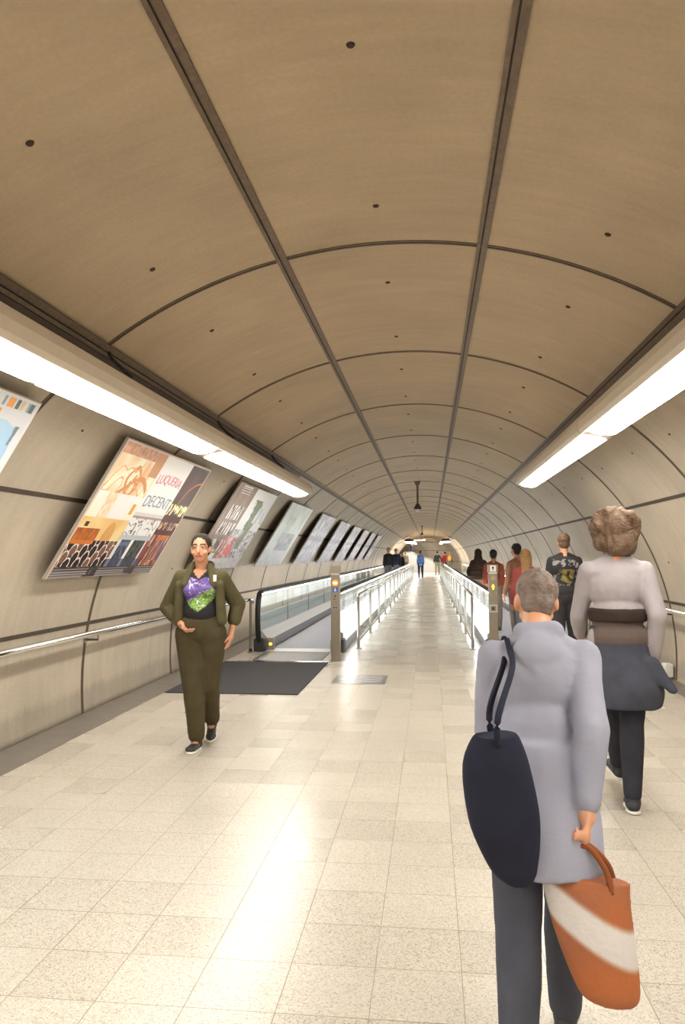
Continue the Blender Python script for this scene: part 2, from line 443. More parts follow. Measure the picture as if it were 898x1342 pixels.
fixture(-1.655, 2.315, -1, 6.02, 10.5, 2, 'beige tube light on the left wall, the farther length ending above the brown shelf poster')
fixture(1.145, 2.375, 1, -4.0, 5.9, 4, 'long beige tube light on the right wall, the nearer length running out of view')
fixture(1.145, 2.375, 1, 5.92, 10.2, 2, 'beige tube light on the right wall, the farther length with the rounded end')
# lights of the bright hall at the far end
for k, (sx, lab) in enumerate(((-1, 'dark-topped tube light at the far end of the tunnel, over the left walkway'), (1, 'dark-topped tube light at the far end of the tunnel, over the right walkway'))):
    xi = XC+sx*1.30
    root = empty('tube_light', (xi, 55.5, 2.46), 0, lab, 'ceiling light')
    bm = bmesh.new(); loft_profile(bm, [(-.32, 0), (-.34, .06), (-.2, .2), (.2, .2), (.34, .06), (.32, 0)], [-1.6, 1.6]); obj('housing', bm, M['chan'], root)
    bm = bmesh.new(); loft_profile(bm, [(-.29, .005), (-.26, -.06), (.26, -.06), (.29, .005)], [-1.5, 1.5]); obj('diffuser', bm, M['lamp'], root)
for k, sx in enumerate((-1, 1)):
    xi = XC+sx*1.15
    root = empty('tube_light', (xi, 63.8, 2.55), 0, 'white tube light high over the far stairs, on the %s side' % ('left' if sx < 0 else 'right'), 'ceiling light')
    bm = bmesh.new(); loft_profile(bm, [(-.14, 0), (-.12, .12), (.12, .12), (.14, 0)], [-5.6, 5.6]); obj('housing', bm, M['housing'], root)
    bm = bmesh.new(); loft_profile(bm, [(-.12, .005), (-.1, -.05), (.1, -.05), (.12, .005)], [-5.4, 5.4]); obj('diffuser', bm, M['lamp_far'], root)
sm = SBEND+RB*TURN/2; p, a = path(sm)
root = empty('tube_light', (p.x, p.y, 3.0), a, 'tube light in the bend beyond the far stairs', 'ceiling light')
bm = bmesh.new(); loft_profile(bm, [(-.14, 0), (-.12, .12), (.12, .12), (.14, 0)], [-2.4, 2.4]); obj('housing', bm, M['housing'], root)
bm = bmesh.new(); loft_profile(bm, [(-.12, .005), (-.1, -.05), (.1, -.05), (.12, .005)], [-2.3, 2.3]); obj('diffuser', bm, M['lamp_far'], root)

# ------------------------------------------------------------------ posters
def mixc(a, b, t): t = max(0, min(1, t)); return tuple(x+(y-x)*t for x, y in zip(a, b))
def nz(x, y, s=1., o=0.): return mnoise.noise(Vector((x*s+o, y*s+o*1.7, o)))
PW, PH = 2.19, 1.24
def art_blue(u, v):
    c = mixc((136, 180, 228), (172, 202, 236), .5+.9*nz(u, v, 3, 2)); c = mixc(c, (112, 166, 226), (v-.35)*1.2)
    if u > .985 or v < .008: return (214, 214, 218)
    if v < .125+.05*max(0, u-.9)*10:
        c = (208, 211, 218)
        for a, b_, q in ((.962, .980, (104, 114, 128)), (.950, .962, (146, 176, 182)), (.920, .934, (210, 190, 136)), (.898, .914, (98, 110, 122)), (.861, .888, (226, 160, 92)), (.840, .850, (140, 150, 162)), (.78, .81, (196, 176, 150)), (.70, .74, (226, 160, 92)), (.60, .64, (104, 114, 128)), (.5, .53, (210, 190, 136))):
            if a < u < b_ and .014 < v < .062: c = q
        if .075 < v < .13 and .40 < u < .852: c = (224, 152, 76) if u > .832 else mixc((226, 178, 140), (214, 150, 90), .5+nz(u, v, 9))
    elif u > .975-.04*max(0, .5-v): c = (210, 214, 222)
    if .14 < v < .24 and .948+(v-.14)*.02 < u < .966-(v-.14)*.08: c = (112, 132, 142)
    return c
def art_collage(u, v):
    n = nz(u*2, v, 6, 3); n2 = nz(u*2, v, 22, 9)
    if u < .012 or v < .012 or u > .99: return (206, 188, 172)
    if v > .925:
        c = (66, 58, 60)
        if (v-.925)/.075 % .25 > .1 and ((u*2.6) % 1) < .78+.2*n2: c = (150, 146, 148)
        return c
    if u < .42:
        if v < .36:
            c = mixc((250, 226, 204), (232, 186, 146), .35+n*1.1)
            if v < .09: c = mixc((176, 132, 106), (220, 170, 140), .5+n2)
            d = math.hypot((u-.24)*1.9, v-.28); 
            if abs(d-.10+.06*n) < .018 or (d < .08 and n2 > .1): c = (206, 138, 78)
            if abs(nz(u*2, v, 7, 21)) < .045 and v > .1: c = (218, 164, 116)
            if abs(v-.31-.08*math.sin(u*16)) < .02 and .06 < u < .4: c = (204, 142, 88)
            if u > .33 and v < .2: c = (196, 146, 108)
        elif v < .55:
            c = mixc((250, 244, 236), (240, 226, 204), .5+n)
            if .19 < u < .34 and v > .36: c = (252, 250, 250)
            if .36 < u < .39 and .42 < v < .5: c = (214, 150, 70)
            if .1 < u < .18: c = mixc((236, 222, 196), (214, 190, 158), .5+n2)
        elif v < .72:
            c = mixc((236, 206, 152), (222, 180, 116), .5+n*1.2)
            if .24 < u < .33 and ((u-.285)/.045)**2+((v-.70)/.13)**2 < 1: c = (206, 158, 92)
            if u < .2 and v > .63: c = mixc((196, 112, 42), (150, 84, 40), .5+n2)
            if .05 < u < .08 and .58 < v < .62: c = (60, 50, 30)
        else:
            c = mixc((52, 42, 44), (98, 70, 60), .5+n)
            for r in range(4):
                vv = .745+r*.052; st = .082; uc = (math.floor(u/st+r*.5)+.5-r*.5)*st
                dx = (u-uc)*2.19; dy = (v-vv)*1.26; rr = math.hypot(dx, dy*.9); body_ = dy > 0 and abs(dx) < .075-.0*dy
                if rr < .048: c = (34, 29, 32) if (int(uc*100)+r) % 3 else (120, 92, 78)
                elif rr < .060 and dy < .02: c = (222, 204, 196)
                elif body_ and dy < .09: c = (44, 38, 44) if (int(uc*90)+r) % 2 else (30, 27, 32)
                elif body_ and dy < .1: c = (150, 120, 110)
            if v < .745 and u < .2: c = (200, 118, 48)
        return c
    if u < .75:
        if v < .50:
            c = mixc((246, 246, 248), (226, 226, 232), .4+n)
            if v > .47: c = (206, 204, 204)
            return c
        if v < .70:
            c = (222, 222, 224)
            if u < .58 and abs(nz(u*2, v, 16, 4)) < .07: c = (84, 84, 94)
            if u > .61 and abs(nz(u*2, v, 12, 14)) < .06: c = (100, 104, 118)
            if v < .515: c = (160, 140, 130)
            if v > .66: c = (176, 186, 196)
            return c
        c = (206, 208, 210)
        if .45 < u < .55: c = mixc((96, 112, 144), (40, 44, 56), .5+n2*1.6)
        if .58 < u < .71: c = mixc((82, 88, 84), (30, 34, 34), .5+n2*1.6)
        if .55 < u < .575: c = (226, 226, 226)
        if u > .725: c = (150, 64, 62)
        if v > .86: c = mixc(c, (58, 66, 96), .6)
        return c
    if v < .36:
        c = mixc((92, 66, 58), (70, 50, 46), .5+n)
        if abs(math.hypot((u-.99)*1.7, v-.42)-.28) < .008: c = (190, 120, 70)
        return c
    if v < .46:
        c = (84, 52, 36)
        if nz(u*5, v*1.6, 10, 6) > .02: c = mixc((252, 220, 120), (250, 246, 220), .5+n2)
        return c
    if v < .64:
        c = mixc((96, 44, 38), (70, 34, 32), .5+n*1.5)
        if abs(v-.56) < .035 and nz(u*7, v, 12, 2) > .12: c = (236, 200, 170)
        return c
    q = random.Random(int(u*95)*31+int(v*8))
    c = q.choice([(206, 120, 60), (90, 110, 176), (226, 170, 120), (150, 70, 50), (74, 60, 80), (196, 150, 140), (224, 140, 60), (112, 52, 46)])
    if .64 < v < .69 and .82 < u < .95: c = (224, 130, 44)
    return mixc(c, (90, 60, 60), .25+n2*.5)
def art_shelf(u, v):
    n = nz(u*2, v, 6, 5); n2 = nz(u*2, v, 22, 1)
    if u < .02: return (150, 130, 118)
    c = mixc((150, 126, 110), (120, 96, 84), .5+n)
    if v < .1 and .1 < u < .3 and (v*40) % 1 > .5: c = (214, 200, 190)
    if u > .42: c = mixc((240, 240, 240), (222, 226, 224), .5+n)
    else:
        for (a, b_) in ((.24, .40), (.44, .58), (.64, .78)):
            if a < v < b_ and .08 < u < .38:
                c = (90, 72, 62) if nz(u*9, v*1.2, 5, 12) < .02 else (226, 220, 214)
        if v > .80 and u < .3: c = (226, 222, 218)
    d = u-.60-.10*math.sin(v*3)
    if .12 < v < .74 and abs(d) < .09+.05*n2: c = mixc((120, 136, 84), (74, 92, 56), .5+n2*1.5)
    if u > .72 and .2 < v < .4 : c = mixc((178, 186, 196), (236, 238, 240), .5+n)
    if v > .5 and u > .38:
        if v > .5 and n2 > -.05: c = mixc((120, 116, 124), (196, 192, 196), .5+n*2)
    if .60 < v < .86 and .34 < u < .64 and nz(u*5, v*1.2, 7, 33) > -.02: c = mixc((214, 86, 84), (232, 140, 140), .5+n)
    if v > .86: c = mixc((226, 226, 230), (196, 196, 204), .5+n2)
    return c
def art_green(u, v):
    n = nz(u*6, v*.8, 5, 8); n2 = nz(u*9, v, 10, 4)
    c = mixc((226, 230, 228), (186, 200, 192), .5+n)
    if .22 < u < .5 and .2 < v < .6: c = mixc((142, 160, 146), (206, 216, 210), .5+n2*1.5)
    if .45 < v < .74 and .3 < u < .85: c = mixc((104, 106, 116), (204, 206, 212), .55+n2*1.6)
    if v > .74: c = mixc((232, 232, 234), (190, 192, 200), .5+n2)
    if u > .93: c = (240, 240, 240)
    return c
def art_lav(seed, tint):
    def f(u, v):
        n = nz(u*3, v*1.5, 4, seed); n2 = nz(u*7, v*2.5, 8, seed+3); n3 = nz(u*14, v*5, 11, seed+6)
        c = mixc((214, 212, 220), (128, 126, 140), .42+n*1.1+n2*.9+n3*.7)
        if abs(v-.47+.05*n2) < .05: c = mixc(c, (104, 102, 116), .75)
        if v > .72 and n2+n3 > .15: c = mixc(c, (232, 230, 234), .8)
        return mixc(c, tint, .25)
    return f
posters = [
    (2.0, art_blue, 'pale blue poster with orange and grey squares along its top edge', (360, 130)),
    (5.48, art_collage, 'poster with three photo strips and curly lettering, above the woman in olive', (300, 170)),
    (8.95, art_shelf, 'poster with brown shelves, green tree and red figure behind the woman\'s shoulder', (200, 110)),
    (12.4, art_green, 'pale grey-green poster just beyond the end of the left tube light', (150, 90)),
    (15.95, art_lav(2, (206, 204, 216)), 'grey lavender poster, first of the mottled ones after the grey-green poster', (120, 70)),
    (19.4, art_lav(5, (204, 206, 218)), 'grey lavender poster, second of the mottled ones after the grey-green poster', (100, 60)),
    (22.85, art_lav(8, (208, 204, 214)), 'grey lavender poster, third of the mottled ones after the grey-green poster', (90, 54)),
    (26.3, art_lav(11, (220, 196, 200)), 'pinkish poster, nearest of the three pink ones far along the left wall', (50, 32)),
    (29.75, art_lav(14, (216, 190, 196)), 'pinkish poster, middle of the three pink ones far along the left wall', (44, 28)),
    (33.2, art_lav(17, (222, 200, 202)), 'pinkish poster, farthest of the three pink ones along the left wall', (44, 28)),
]
PT, PB = Vector((-2.255, 0, 2.355)), Vector((-2.915, 0, 1.285))
TILT = PB-PT; PH = TILT.length; pv = TILT.normalized(); pn = Vector((0, 1, 0)).cross(pv).normalized()
if pn.x < 0: pn = -pn
def text_mesh(name, body, size, m, parent, mtx, extrude=.001, spread=1., arch=0):
    cu = bpy.data.curves.new(name, 'FONT'); cu.body = body; cu.size = size; cu.extrude = extrude; cu.align_x = 'CENTER'; cu.align_y = 'CENTER'; cu.space_character = spread
    o = bpy.data.objects.new(name, cu); COL.objects.link(o)
    me = bpy.data.meshes.new_from_object(o.evaluated_get(bpy.context.evaluated_depsgraph_get()))
    bpy.data.objects.remove(o); bpy.data.curves.remove(cu)
    for v in me.vertices: v.co.y += arch*(-(v.co.x**2))
    me.materials.clear(); me.materials.append(m)
    o = bpy.data.objects.new(name, me); COL.objects.link(o); o.parent = parent; o.matrix_local = mtx
    return o
for k, (y0, art, lab, (nu, nv)) in enumerate(posters):
    root = empty('poster', (PB.x, y0+PW/2, PB.z), 0, lab, 'poster', 'posters along the left wall')
    org = PT-PB+Vector((0, -PW/2, 0))
    def P(u, v, d): return org+Vector((0, u*PW, 0))+pv*(v*PH)+pn*d
    bm = bmesh.new()
    cs = [[bm.verts.new(P(u, v, d)) for u, v in ((0, 0), (1, 0), (1, 1), (0, 1))] for d in (-.018, 0)]
    bm.faces.new(cs[0]); bm.faces.new(cs[1])
    for j in range(4): bm.faces.new((cs[0][j], cs[0][(j+1) % 4], cs[1][(j+1) % 4], cs[1][j]))
    obj('board', bm, M['poster_edge'], root)
    bm = bmesh.new()
    vs = [[bm.verts.new(P(.004+.992*i/nu, .006+.988*j/nv, .0025)) for i in range(nu+1)] for j in range(nv+1)]
    cl = bm.loops.layers.float_color.new('paint')
    for j in range(nv):
        for i in range(nu):
            f = bm.faces.new((vs[j][i], vs[j][i+1], vs[j+1][i+1], vs[j+1][i]))
            c = (*lin([min(246, q*1.09) for q in art((i+.5)/nu, (j+.5)/nv)]), 1)
            for lp in f.loops: lp[cl] = c
    obj('print', bm, M['print'], root)
    for uu in (.12, .88):
        for vv in (.1, .9):
            bm = bmesh.new(); a = P(uu, vv, -.018); cyl(bm, a, a-pn*.07, .015); obj('standoff', bm, M['dark'], root)
    if k == 1:
        def tm(u, v):
            c = P(u, v, .004); m4 = Matrix.Identity(4); X = Vector((0, 1, 0)); Y = -pv; Z = X.cross(Y)
            for i in range(3): m4[i][0] = X[i]; m4[i][1] = Y[i]; m4[i][2] = Z[i]; m4[i][3] = c[i]
            return m4
        text_mesh('lettering', 'LUQUERIA', .132, mat('letter_pink', (226, 146, 168), .4), root, tm(.585, .19), .0008, .98, .22)
        text_mesh('lettering', 'DECENT', .165, mat('letter_blue', (146, 158, 184), .4), root, tm(.585, .375), .0008, 1.0, .12)

# ------------------------------------------------------------------ wall handrails, outlet box
def wall_rail(pts, bracket_at, posts, label):
    root = empty('handrail', pts[0], 0, label, 'handrail')
    o0 = Vector(pts[0])
    bm = bmesh.new(); tube(bm, [Vector(p)-o0 for p in pts], .026, 14); obj('rail', bm, M['chrome'], root)
    for (x, y, z, wx) in bracket_at:
        bm = bmesh.new(); tube(bm, [Vector((x, y, z-.02))-o0, Vector((x, y, z-.07))-o0, Vector((wx, y, z-.07))-o0], .011, 8)
        cyl(bm, Vector((wx, y, z-.07))-o0, Vector((wx+(.008 if wx < 0 else -.008), y, z-.07))-o0, .035); obj('bracket', bm, M['steeld'], root)
    for (x, y, z, zb) in posts:
        bm = bmesh.new(); cyl(bm, Vector((x, y, zb))-o0, Vector((x, y, z))-o0, .022); cyl(bm, Vector((x, y, zb))-o0, Vector((x, y, zb+.012))-o0, .05)
        p_ = obj('post', bm, M['steeld'], root)
        bm = bmesh.new(); cyl(bm, Vector((x, y, zb+.012))-o0, Vector((x, y, zb+.06))-o0, .027); obj('foot_sleeve', bm, M['black'], p_)
wl = lambda z: XC-math.sqrt(RAD**2-(z-ZC)**2)
wr = lambda z: XC+math.sqrt(RAD**2-(z-ZC)**2)
wall_rail([(-3.03, -3, .77), (-3.03, 9.2, .77), (-3.01, 9.45, .775), (-2.74, 11.3, .80), (-2.72, 11.42, .79), (-2.72, 11.47, .75)],
          [(-3.03, r, .77, wl(.70)) for r in rings if -2 < r < 9], [(-3.02, 9.3, .77, .025), (-2.73, 11.40, .79, 0)],
          'chrome handrail along the left wall, bending in on two posts towards the walkway')
wall_rail([(2.57, -1, .84), (2.57, 40, .84)], [(2.57, r, .84, wr(.77)) for r in rings if -1 < r < 40], [],
          'chrome handrail along the right wall behind the queue of people')
root = empty('outlet_box', (2.70, 9.2, .03), 0, 'small white box low on the right wall at a panel joint', 'outlet box')
obox('box', (-.055, .035, -.07, .07, .02, .17), M['white'], root, .008)
obox('cover', (-.062, -.055, -.055, .055, .035, .155), M['white_panel'], root, .002)

# ------------------------------------------------------------------ moving walkways
WY0, WY1 = 11.45, 50.5
def walkway(xl, xr, label, light_side):
    """xl, xr: centre lines of the two balustrades; light_side: balustrade next to the aisle"""
    root = empty('moving_walkway', ((xl+xr)/2, WY0, 0), 0, label, 'moving walkway')
    cx = (xl+xr)/2; hw = (xr-xl)/2; L = WY1-WY0
    def bx(name, x0, x1, y0, y1, z0, z1, m, par=root, bev=0): return obox(name, (x0, x1, y0, y1, z0, z1), m, par, bev)
    bx('entry_plate', -hw+.12, hw-.12, -1.0, -.05, .0, .012, M['comb'])
    bx('plate_edge', -hw-.06, hw+.10, -1.06, -1.0, .0, .013, M['chrome'])
    bx('comb', -hw+.12, hw-.12, -.05, .35, .0, .02, M['deck'])
    bm = bmesh.new(); box(bm, -hw+.14, hw-.14, .35, L, .0, .016)
    for k in range(24):
        x = -hw+.16+k*(2*hw-.32)/23; box(bm, x-.008, x+.008, .35, L, .016, .021)
    obj('belt', bm, M['belt'], root)
    for q in (-1, 1):
        X = q*hw; inn = -q
        bx('skirt', min(X+inn*.05, X+inn*.13), max(X+inn*.05, X+inn*.13), .12, L, .02, .17, M['skirt'])
        bm = bmesh.new()
        pr = [(X-q*.13, .17), (X-q*.02, .30), (X+q*.02, .30), (X+q*.06, .28), (X+q*.06, .17)]
        loft_profile(bm, pr, [.15, L]); obj('deck', bm, M['deck'], root)
        # plinth on the outside with white cladding panel; its aisle-side glow is added light
        bx('plinth', min(X+q*.03, X+q*.075), max(X+q*.03, X+q*.075), .25, L, .0, .15, M['skirt'])
        outer = (q == light_side)
        bx('side_panel', min(X+q*.03, X+q*.07), max(X+q*.03, X+q*.07), .25, L, .15, .55, M['panel_glow'] if outer else M['inner_panel'])
        bm = bmesh.new(); cols = []
        # glass with a rounded front
        ol = [(.05, .30), (-.01, .45), (-.02, .62), (.03, .78), (.10, .86), (.2, .88), (L, .88), (L, .30)]
        f0 = [bm.verts.new((X-.006, y, z)) for y, z in ol]; f1 = [bm.verts.new((X+.006, y, z)) for y, z in ol]
        bm.faces.new(f0); bm.faces.new(f1[::-1])
        for j in range(len(ol)): bm.faces.new((f0[j], f0[(j+1) % len(ol)], f1[(j+1) % len(ol)], f1[j]))
        gl = obj('glass_panel', bm, M['glass'], root)
        for j in range(1, int(L/2.4)+1):
            bm = bmesh.new(); box(bm, X-.008, X+.008, j*2.4-.006, j*2.4+.006, .30, .88); obj('joint', bm, M['steeld'], gl)
        bx('added_light_strip', X-.011, X+.011, .2, L, .866, .875, M['fill_strip'])  # glowing strip added under the handrail to brighten the far tunnel
        bm = bmesh.new()
        arc = [(.10, .07), (.03, .16), (-.03, .30), (-.055, .48), (-.05, .64), (-.01, .79), (.07, .885), (.18, .912), (.4, .915), (L/2, .915), (L, .915)]
        tube(bm, [(X, y, z) for y, z in arc], .04, 12, .026, up=(1, 0, 0)) if False else None
        pts = [Vector((X, y, z)) for y, z in arc]
        ringv = []
        for i, p_ in enumerate(pts):
            t = (pts[min(i+1, len(pts)-1)]-pts[max(0, i-1)]).normalized(); w = Vector((1, 0, 0)).cross(t)
            ringv.append([bm.verts.new(p_+Vector((.042*math.cos(2*PI*k/12), 0, 0))+w*.026*math.sin(2*PI*k/12)) for k in range(12)])
        for a, c in zip(ringv, ringv[1:]):
            for k in range(12): bm.faces.new((a[k], a[(k+1) % 12], c[(k+1) % 12], c[k])).smooth = True
        bm.faces.new(ringv[0]); bm.faces.new(ringv[-1])
        obj('handrail', bm, M['black'], root)
        bm = bmesh.new(); pr2 = [(y+.045, z-.012) for y, z in arc[1:]]
        pts2 = [Vector((X, y, z-.02 if i > 5 else z)) for i, (y, z) in enumerate(pr2)]
        tube(bm, pts2, .014, 8); obj('handrail_guide', bm, M['chrome'], root)
        nb = bx('newel_base', X-.085, X+.085, .02, .30, .0, .20, M['dark'], root, .015)
        if q == -1:
            bm = bmesh.new(); cyl(bm, (X+.16, .115, .11), (X+.16, .128, .11), .022); obj('indicator_lamp', bm, M['amber'], nb)
            bx('skirt_front', X+.05, X+.21, .128, .2, .02, .2, M['steel'])
LX0, LX1, RX0, RX1 = -2.62, -1.40, .89, 2.12
walkway(LX0, LX1, 'moving walkway on the left with black handrails and pale belt', 1)
walkway(RX0, RX1, 'moving walkway on the right with people riding behind the sign post', -1)

def railing(x, label):
    root = empty('metal_railing', (x, 12.0, 0), 0, label, 'railing')
    L = 39.
    bm = bmesh.new(); tube(bm, [(0, 0, .80), (0, .03, .83), (0, .12, .84), (0, L, .84)], .024, 12); obj('top_rail', bm, M['chrome'], root)
    bm = bmesh.new(); tube(bm, [(0, 0, .12), (0, L, .12)], .014, 8); obj('bottom_rail', bm, M['steeld'], root)
    for k in range(17):
        y = k*2.4; bm = bmesh.new()
        cyl(bm, (0, y, 0), (0, y, .82), .024); cyl(bm, (0, y, 0), (0, y, .012), .05)
        obj('post', bm, M['steel'], root)
    for k in range(16):
        bm = bmesh.new(); box(bm, -.005, .005, k*2.4+.06, k*2.4+2.34, .15, .78); obj('glass_panel', bm, M['glass'], root)
railing(-1.14, 'stainless railing with upright posts between the left walkway and the aisle')
railing(.63, 'stainless railing with upright posts between the right walkway and the aisle')

# sign posts at the walkway entries
def post_sign(x, y, label, right):
    root = empty('sign_post', (x, y, 0), 0, label, 'sign post')
    obox('post_body', (-.062, .062, -.045, .045, 0, 1.20), M['steeld'], root, .004)
    obox('cap', (-.068, .068, -.05, .05, 1.215, 1.32), M['steeld'], root, .004)
    obox('neck', (-.055, .055, -.04, .04, 1.20, 1.215), M['white_panel'], root)
    f = -.0455
    def disc(name, z, r, m, dx=0, d=.008, par=root):
        bm = bmesh.new(); cyl(bm, (dx, f, z), (dx, f-d, z), r, None, 24); return obj(name, bm, m, par)
    def pl(name, x0, x1, z0, z1, m, par=root, d=.004, y0=f): return obox(name, (x0, x1, y0-d, y0, z0, z1), m, par)
    if not right:
        l_ = disc('signal_lamp', 1.08, .038, M['orange_lamp']); pl('bar', -.024, .024, 1.071, 1.089, M['lampwhite'], l_, .003, f-.008)
        pl('red_line', -.055, .055, 1.185, 1.192, mat('sign_red', (190, 84, 70), .5))
        b_ = pl('blue_sign', -.036, .036, .955, 1.02, M['blue'])
        bm = bmesh.new(); box(bm, -.008, .008, f-.007, f-.004, .962, .992); box(bm, -.02, .02, f-.007, f-.004, .978, .985)
        cyl(bm, (0, f-.004, 1.003), (0, f-.007, 1.003), .008); obj('pictogram', bm, M['white'], b_)
        disc('button', .90, .012, M['dark']); disc('button', .86, .009, M['dark'], -.01)
        g = pl('label_plate', -.036, .036, .72, .76, M['plate'])
        bm = bmesh.new()
        for q in (-1, 1): cyl(bm, (q*.016, f-.004, .74), (q*.016, f-.006, .74), .012, None, 14)
        obj('pictogram', bm, M['dark'], g)
    else:
        w = pl('white_sign', -.04, .04, 1.225, 1.31, M['white'], root, .004, -.0505)
        bm = bmesh.new(); z0 = 1.24; yy = -.0545
        box(bm, -.007, .007, yy-.003, yy, 1.24, 1.275)
        v = [bm.verts.new((a, yy-.003, z)) for a, z in ((-.022, 1.272), (.022, 1.272), (0, 1.302))]; bm.faces.new(v)
        obj('pictogram', bm, M['black'], w)
        disc('round_cover', 1.13, .035, mat('cover_tan', (176, 150, 122), .4))
        bm = bmesh.new()
        v0 = [bm.verts.new((a, f-.006, z)) for a, z in ((-.009, .975), (.009, .975), (.009, 1.01), (.022, 1.01), (0, 1.05), (-.022, 1.01), (-.009, 1.01))]
        bm.faces.new(v0); r = bmesh.ops.extrude_face_region(bm, geom=bm.faces[:]); 
        for q in r['geom']:
            if isinstance(q, bmesh.types.BMVert): q.co.y = f
        obj('arrow_lamp', bm, M['yellow_lamp'], root)
        for q in (-1, 1): pl('yellow_mark', q*.042-.004, q*.042+.004, .90, .95, mat('sign_yellow', (190, 160, 50), .5))
        fr = pl('white_frame', -.05, .05, .66, .76, M['white'])
        g = pl('inner_plate', -.042, .042, .668, .752, M['steeld'], fr, .002, f-.004)
        bm = bmesh.new(); box(bm, -.02, .012, f-.009, f-.006, .69, .73); obj('pictogram', bm, M['dark'], g)
post_sign(-1.32, 10.55, 'steel sign post with a glowing orange lamp at the left walkway entry', False)
post_sign(.865, 10.9, 'steel sign post with a yellow arrow lamp at the right walkway entry', True)

root = empty('floor_mat', (-2.1, 9.15, 0), 0, 'large black entrance mat on the tiles before the left walkway', 'mat')
obox('mat', (-.74, .70, -1.2, 1.18, .0, .012), M['mat'], root, .004)
obox('edge_strip', (-.74, .74, 1.18, 1.22, .0, .014), M['chrome'], root)
root = empty('floor_plate', (-.84, 9.0, 0), 0, 'grey metal plate set on the floor tiles beside the black mat', 'floor plate')
obox('plate', (-.31, .31, -.31, .31, 0, .005), M['plate'], root, .002)
for k in range(3):
    bm = bmesh.new(); pts = [(-.02+.28*t/12, -.16+.15*k+.025*math.sin(t*.7+k), .0055) for t in range(13)]
    for a, c in zip(pts, pts[1:]):
        v = [bm.verts.new(p) for p in (a, c, (c[0], c[1]+.045, c[2]), (a[0], a[1]+.045, a[2]))]; bm.faces.new(v)
    obj('wave_mark', bm, M['plate_mark'], root)
bm = bmesh.new(); cyl(bm, (-.17, 0, .005), (-.17, 0, .0065), .07, None, 20); obj('round_mark', bm, M['plate_mark'], root)

# hanging cameras
def cctv(y, x, zt, drop, label):
    root = empty('security_camera', (x, y, zt), 0, label, 'security camera')
    bm = bmesh.new(); loft = [(.075, 0), (.07, -.05), (.045, -.1), (.03, -.12)]
    for (a, z), (b_, z2) in zip(loft, loft[1:]): cyl(bm, (0, 0, z+.05), (0, 0, z2+.05), a, b_)
    obj('mount', bm, M['seam'], root)
    bm = bmesh.new(); cyl(bm, (0, 0, -.06), (0, 0, -drop+.1), .026); obj('rod', bm, M['seam'], root)
    bm = bmesh.new(); cyl(bm, (0, 0, -drop+.12), (0, 0, -drop+.02), .04, .09); cyl(bm, (0, 0, -drop+.02), (0, 0, -drop-.01), .09, .09)
    h = obj('camera_housing', bm, M['chan'], root)
    bm = bmesh.new(); bmesh.ops.create_uvsphere(bm, u_segments=16, v_segments=10, radius=.065)
    for v in bm.verts: v.co += Vector((0, 0, -drop-.015))
    obj('dome', bm, M['white_panel'], h, True)
cctv(18.6, -.30, pt(18.6, 0).z-.04, .64, 'dome camera on a long rod hanging from the middle of the ceiling')
cctv(46, -.5, pt(46, 0).z-.04, .5, 'small dark dome camera hanging at the far end of the ceiling')

# far stairs with white parapet
root = empty('staircase', (.75, 66, 0), 0, 'far staircase with white parapet rising to the left beyond the aisle', 'staircase')
bm = bmesh.new()
for k in range(8): box(bm, -.32*(k+1), -.32*k, .12, 1.8, 0, .115*(k+1))
box(bm, -3.1, -2.56, .12, 1.8, 0, .92); obj('steps', bm, M['gutter'], root)
bm = bmesh.new()
v0 = [(.1, 0), (.1, .75), (-2.56, 1.75), (-3.1, 1.75), (-3.1, 0)]
a = [bm.verts.new((x, .05, z)) for x, z in v0]; b_ = [bm.verts.new((x, .12, z)) for x, z in v0]
bm.faces.new(a); bm.faces.new(b_)
for j in range(5): bm.faces.new((a[j], a[(j+1) % 5], b_[(j+1) % 5], b_[j]))
obj('parapet', bm, mat('parapet_white', (176, 176, 176), .5, 0, .04), root)
bm = bmesh.new(); tube(bm, [(.14, .085, .60), (.1, .085, .82), (-2.56, .085, 1.82), (-3.1, .085, 1.82)], .035, 8); obj('handrail', bm, M['steeld'], root)

# ------------------------------------------------------------------ people
def cap_(bm, p0, p1, r0, r1, sx=1., sy=1., front=(0, 1, 0), n=14):
    p0, p1 = Vector(p0), Vector(p1); t = (p1-p0); L = t.length
    t = t/L if L > 1e-6 else Vector((0, 0, 1))
    u = Vector(front); b1 = u-t*u.dot(t)
    if b1.length < .2: u = Vector((0, 0, 1)); b1 = u-t*u.dot(t)
    b1.normalize(); b2 = t.cross(b1)
    rows = []
    for k in range(1, 5): ph = -PI/2+k*PI/2/4.; rows.append((p0+t*(r0*math.sin(ph)), r0*math.cos(ph)))
    for k in range(0, 4): ph = k*PI/2/4.; rows.append((p1+t*(r1*math.sin(ph)), r1*math.cos(ph)))
    R = [[bm.verts.new(c+b2*(sx*r*math.cos(2*PI*k/n))+b1*(sy*r*math.sin(2*PI*k/n))) for k in range(n)] for c, r in rows]
    for a, c in zip(R, R[1:]):
        for k in range(n): bm.faces.new((a[k], a[(k+1) % n], c[(k+1) % n], c[k]))
    e0 = bm.verts.new(p0-t*r0); e1 = bm.verts.new(p1+t*r1)
    for k in range(n):
        bm.faces.new((e0, R[0][(k+1) % n], R[0][k])); bm.faces.new((e1, R[-1][k], R[-1][(k+1) % n]))
def ell_(bm, c, r, rot=None, n=18):
    q = bmesh.ops.create_uvsphere(bm, u_segments=n, v_segments=n//2+2, radius=1)
    m3 = (rot or Matrix.Identity(3))
    for v in q['verts']: v.co = Vector(c)+m3 @ Vector((v.co.x*r[0], v.co.y*r[1], v.co.z*r[2]))
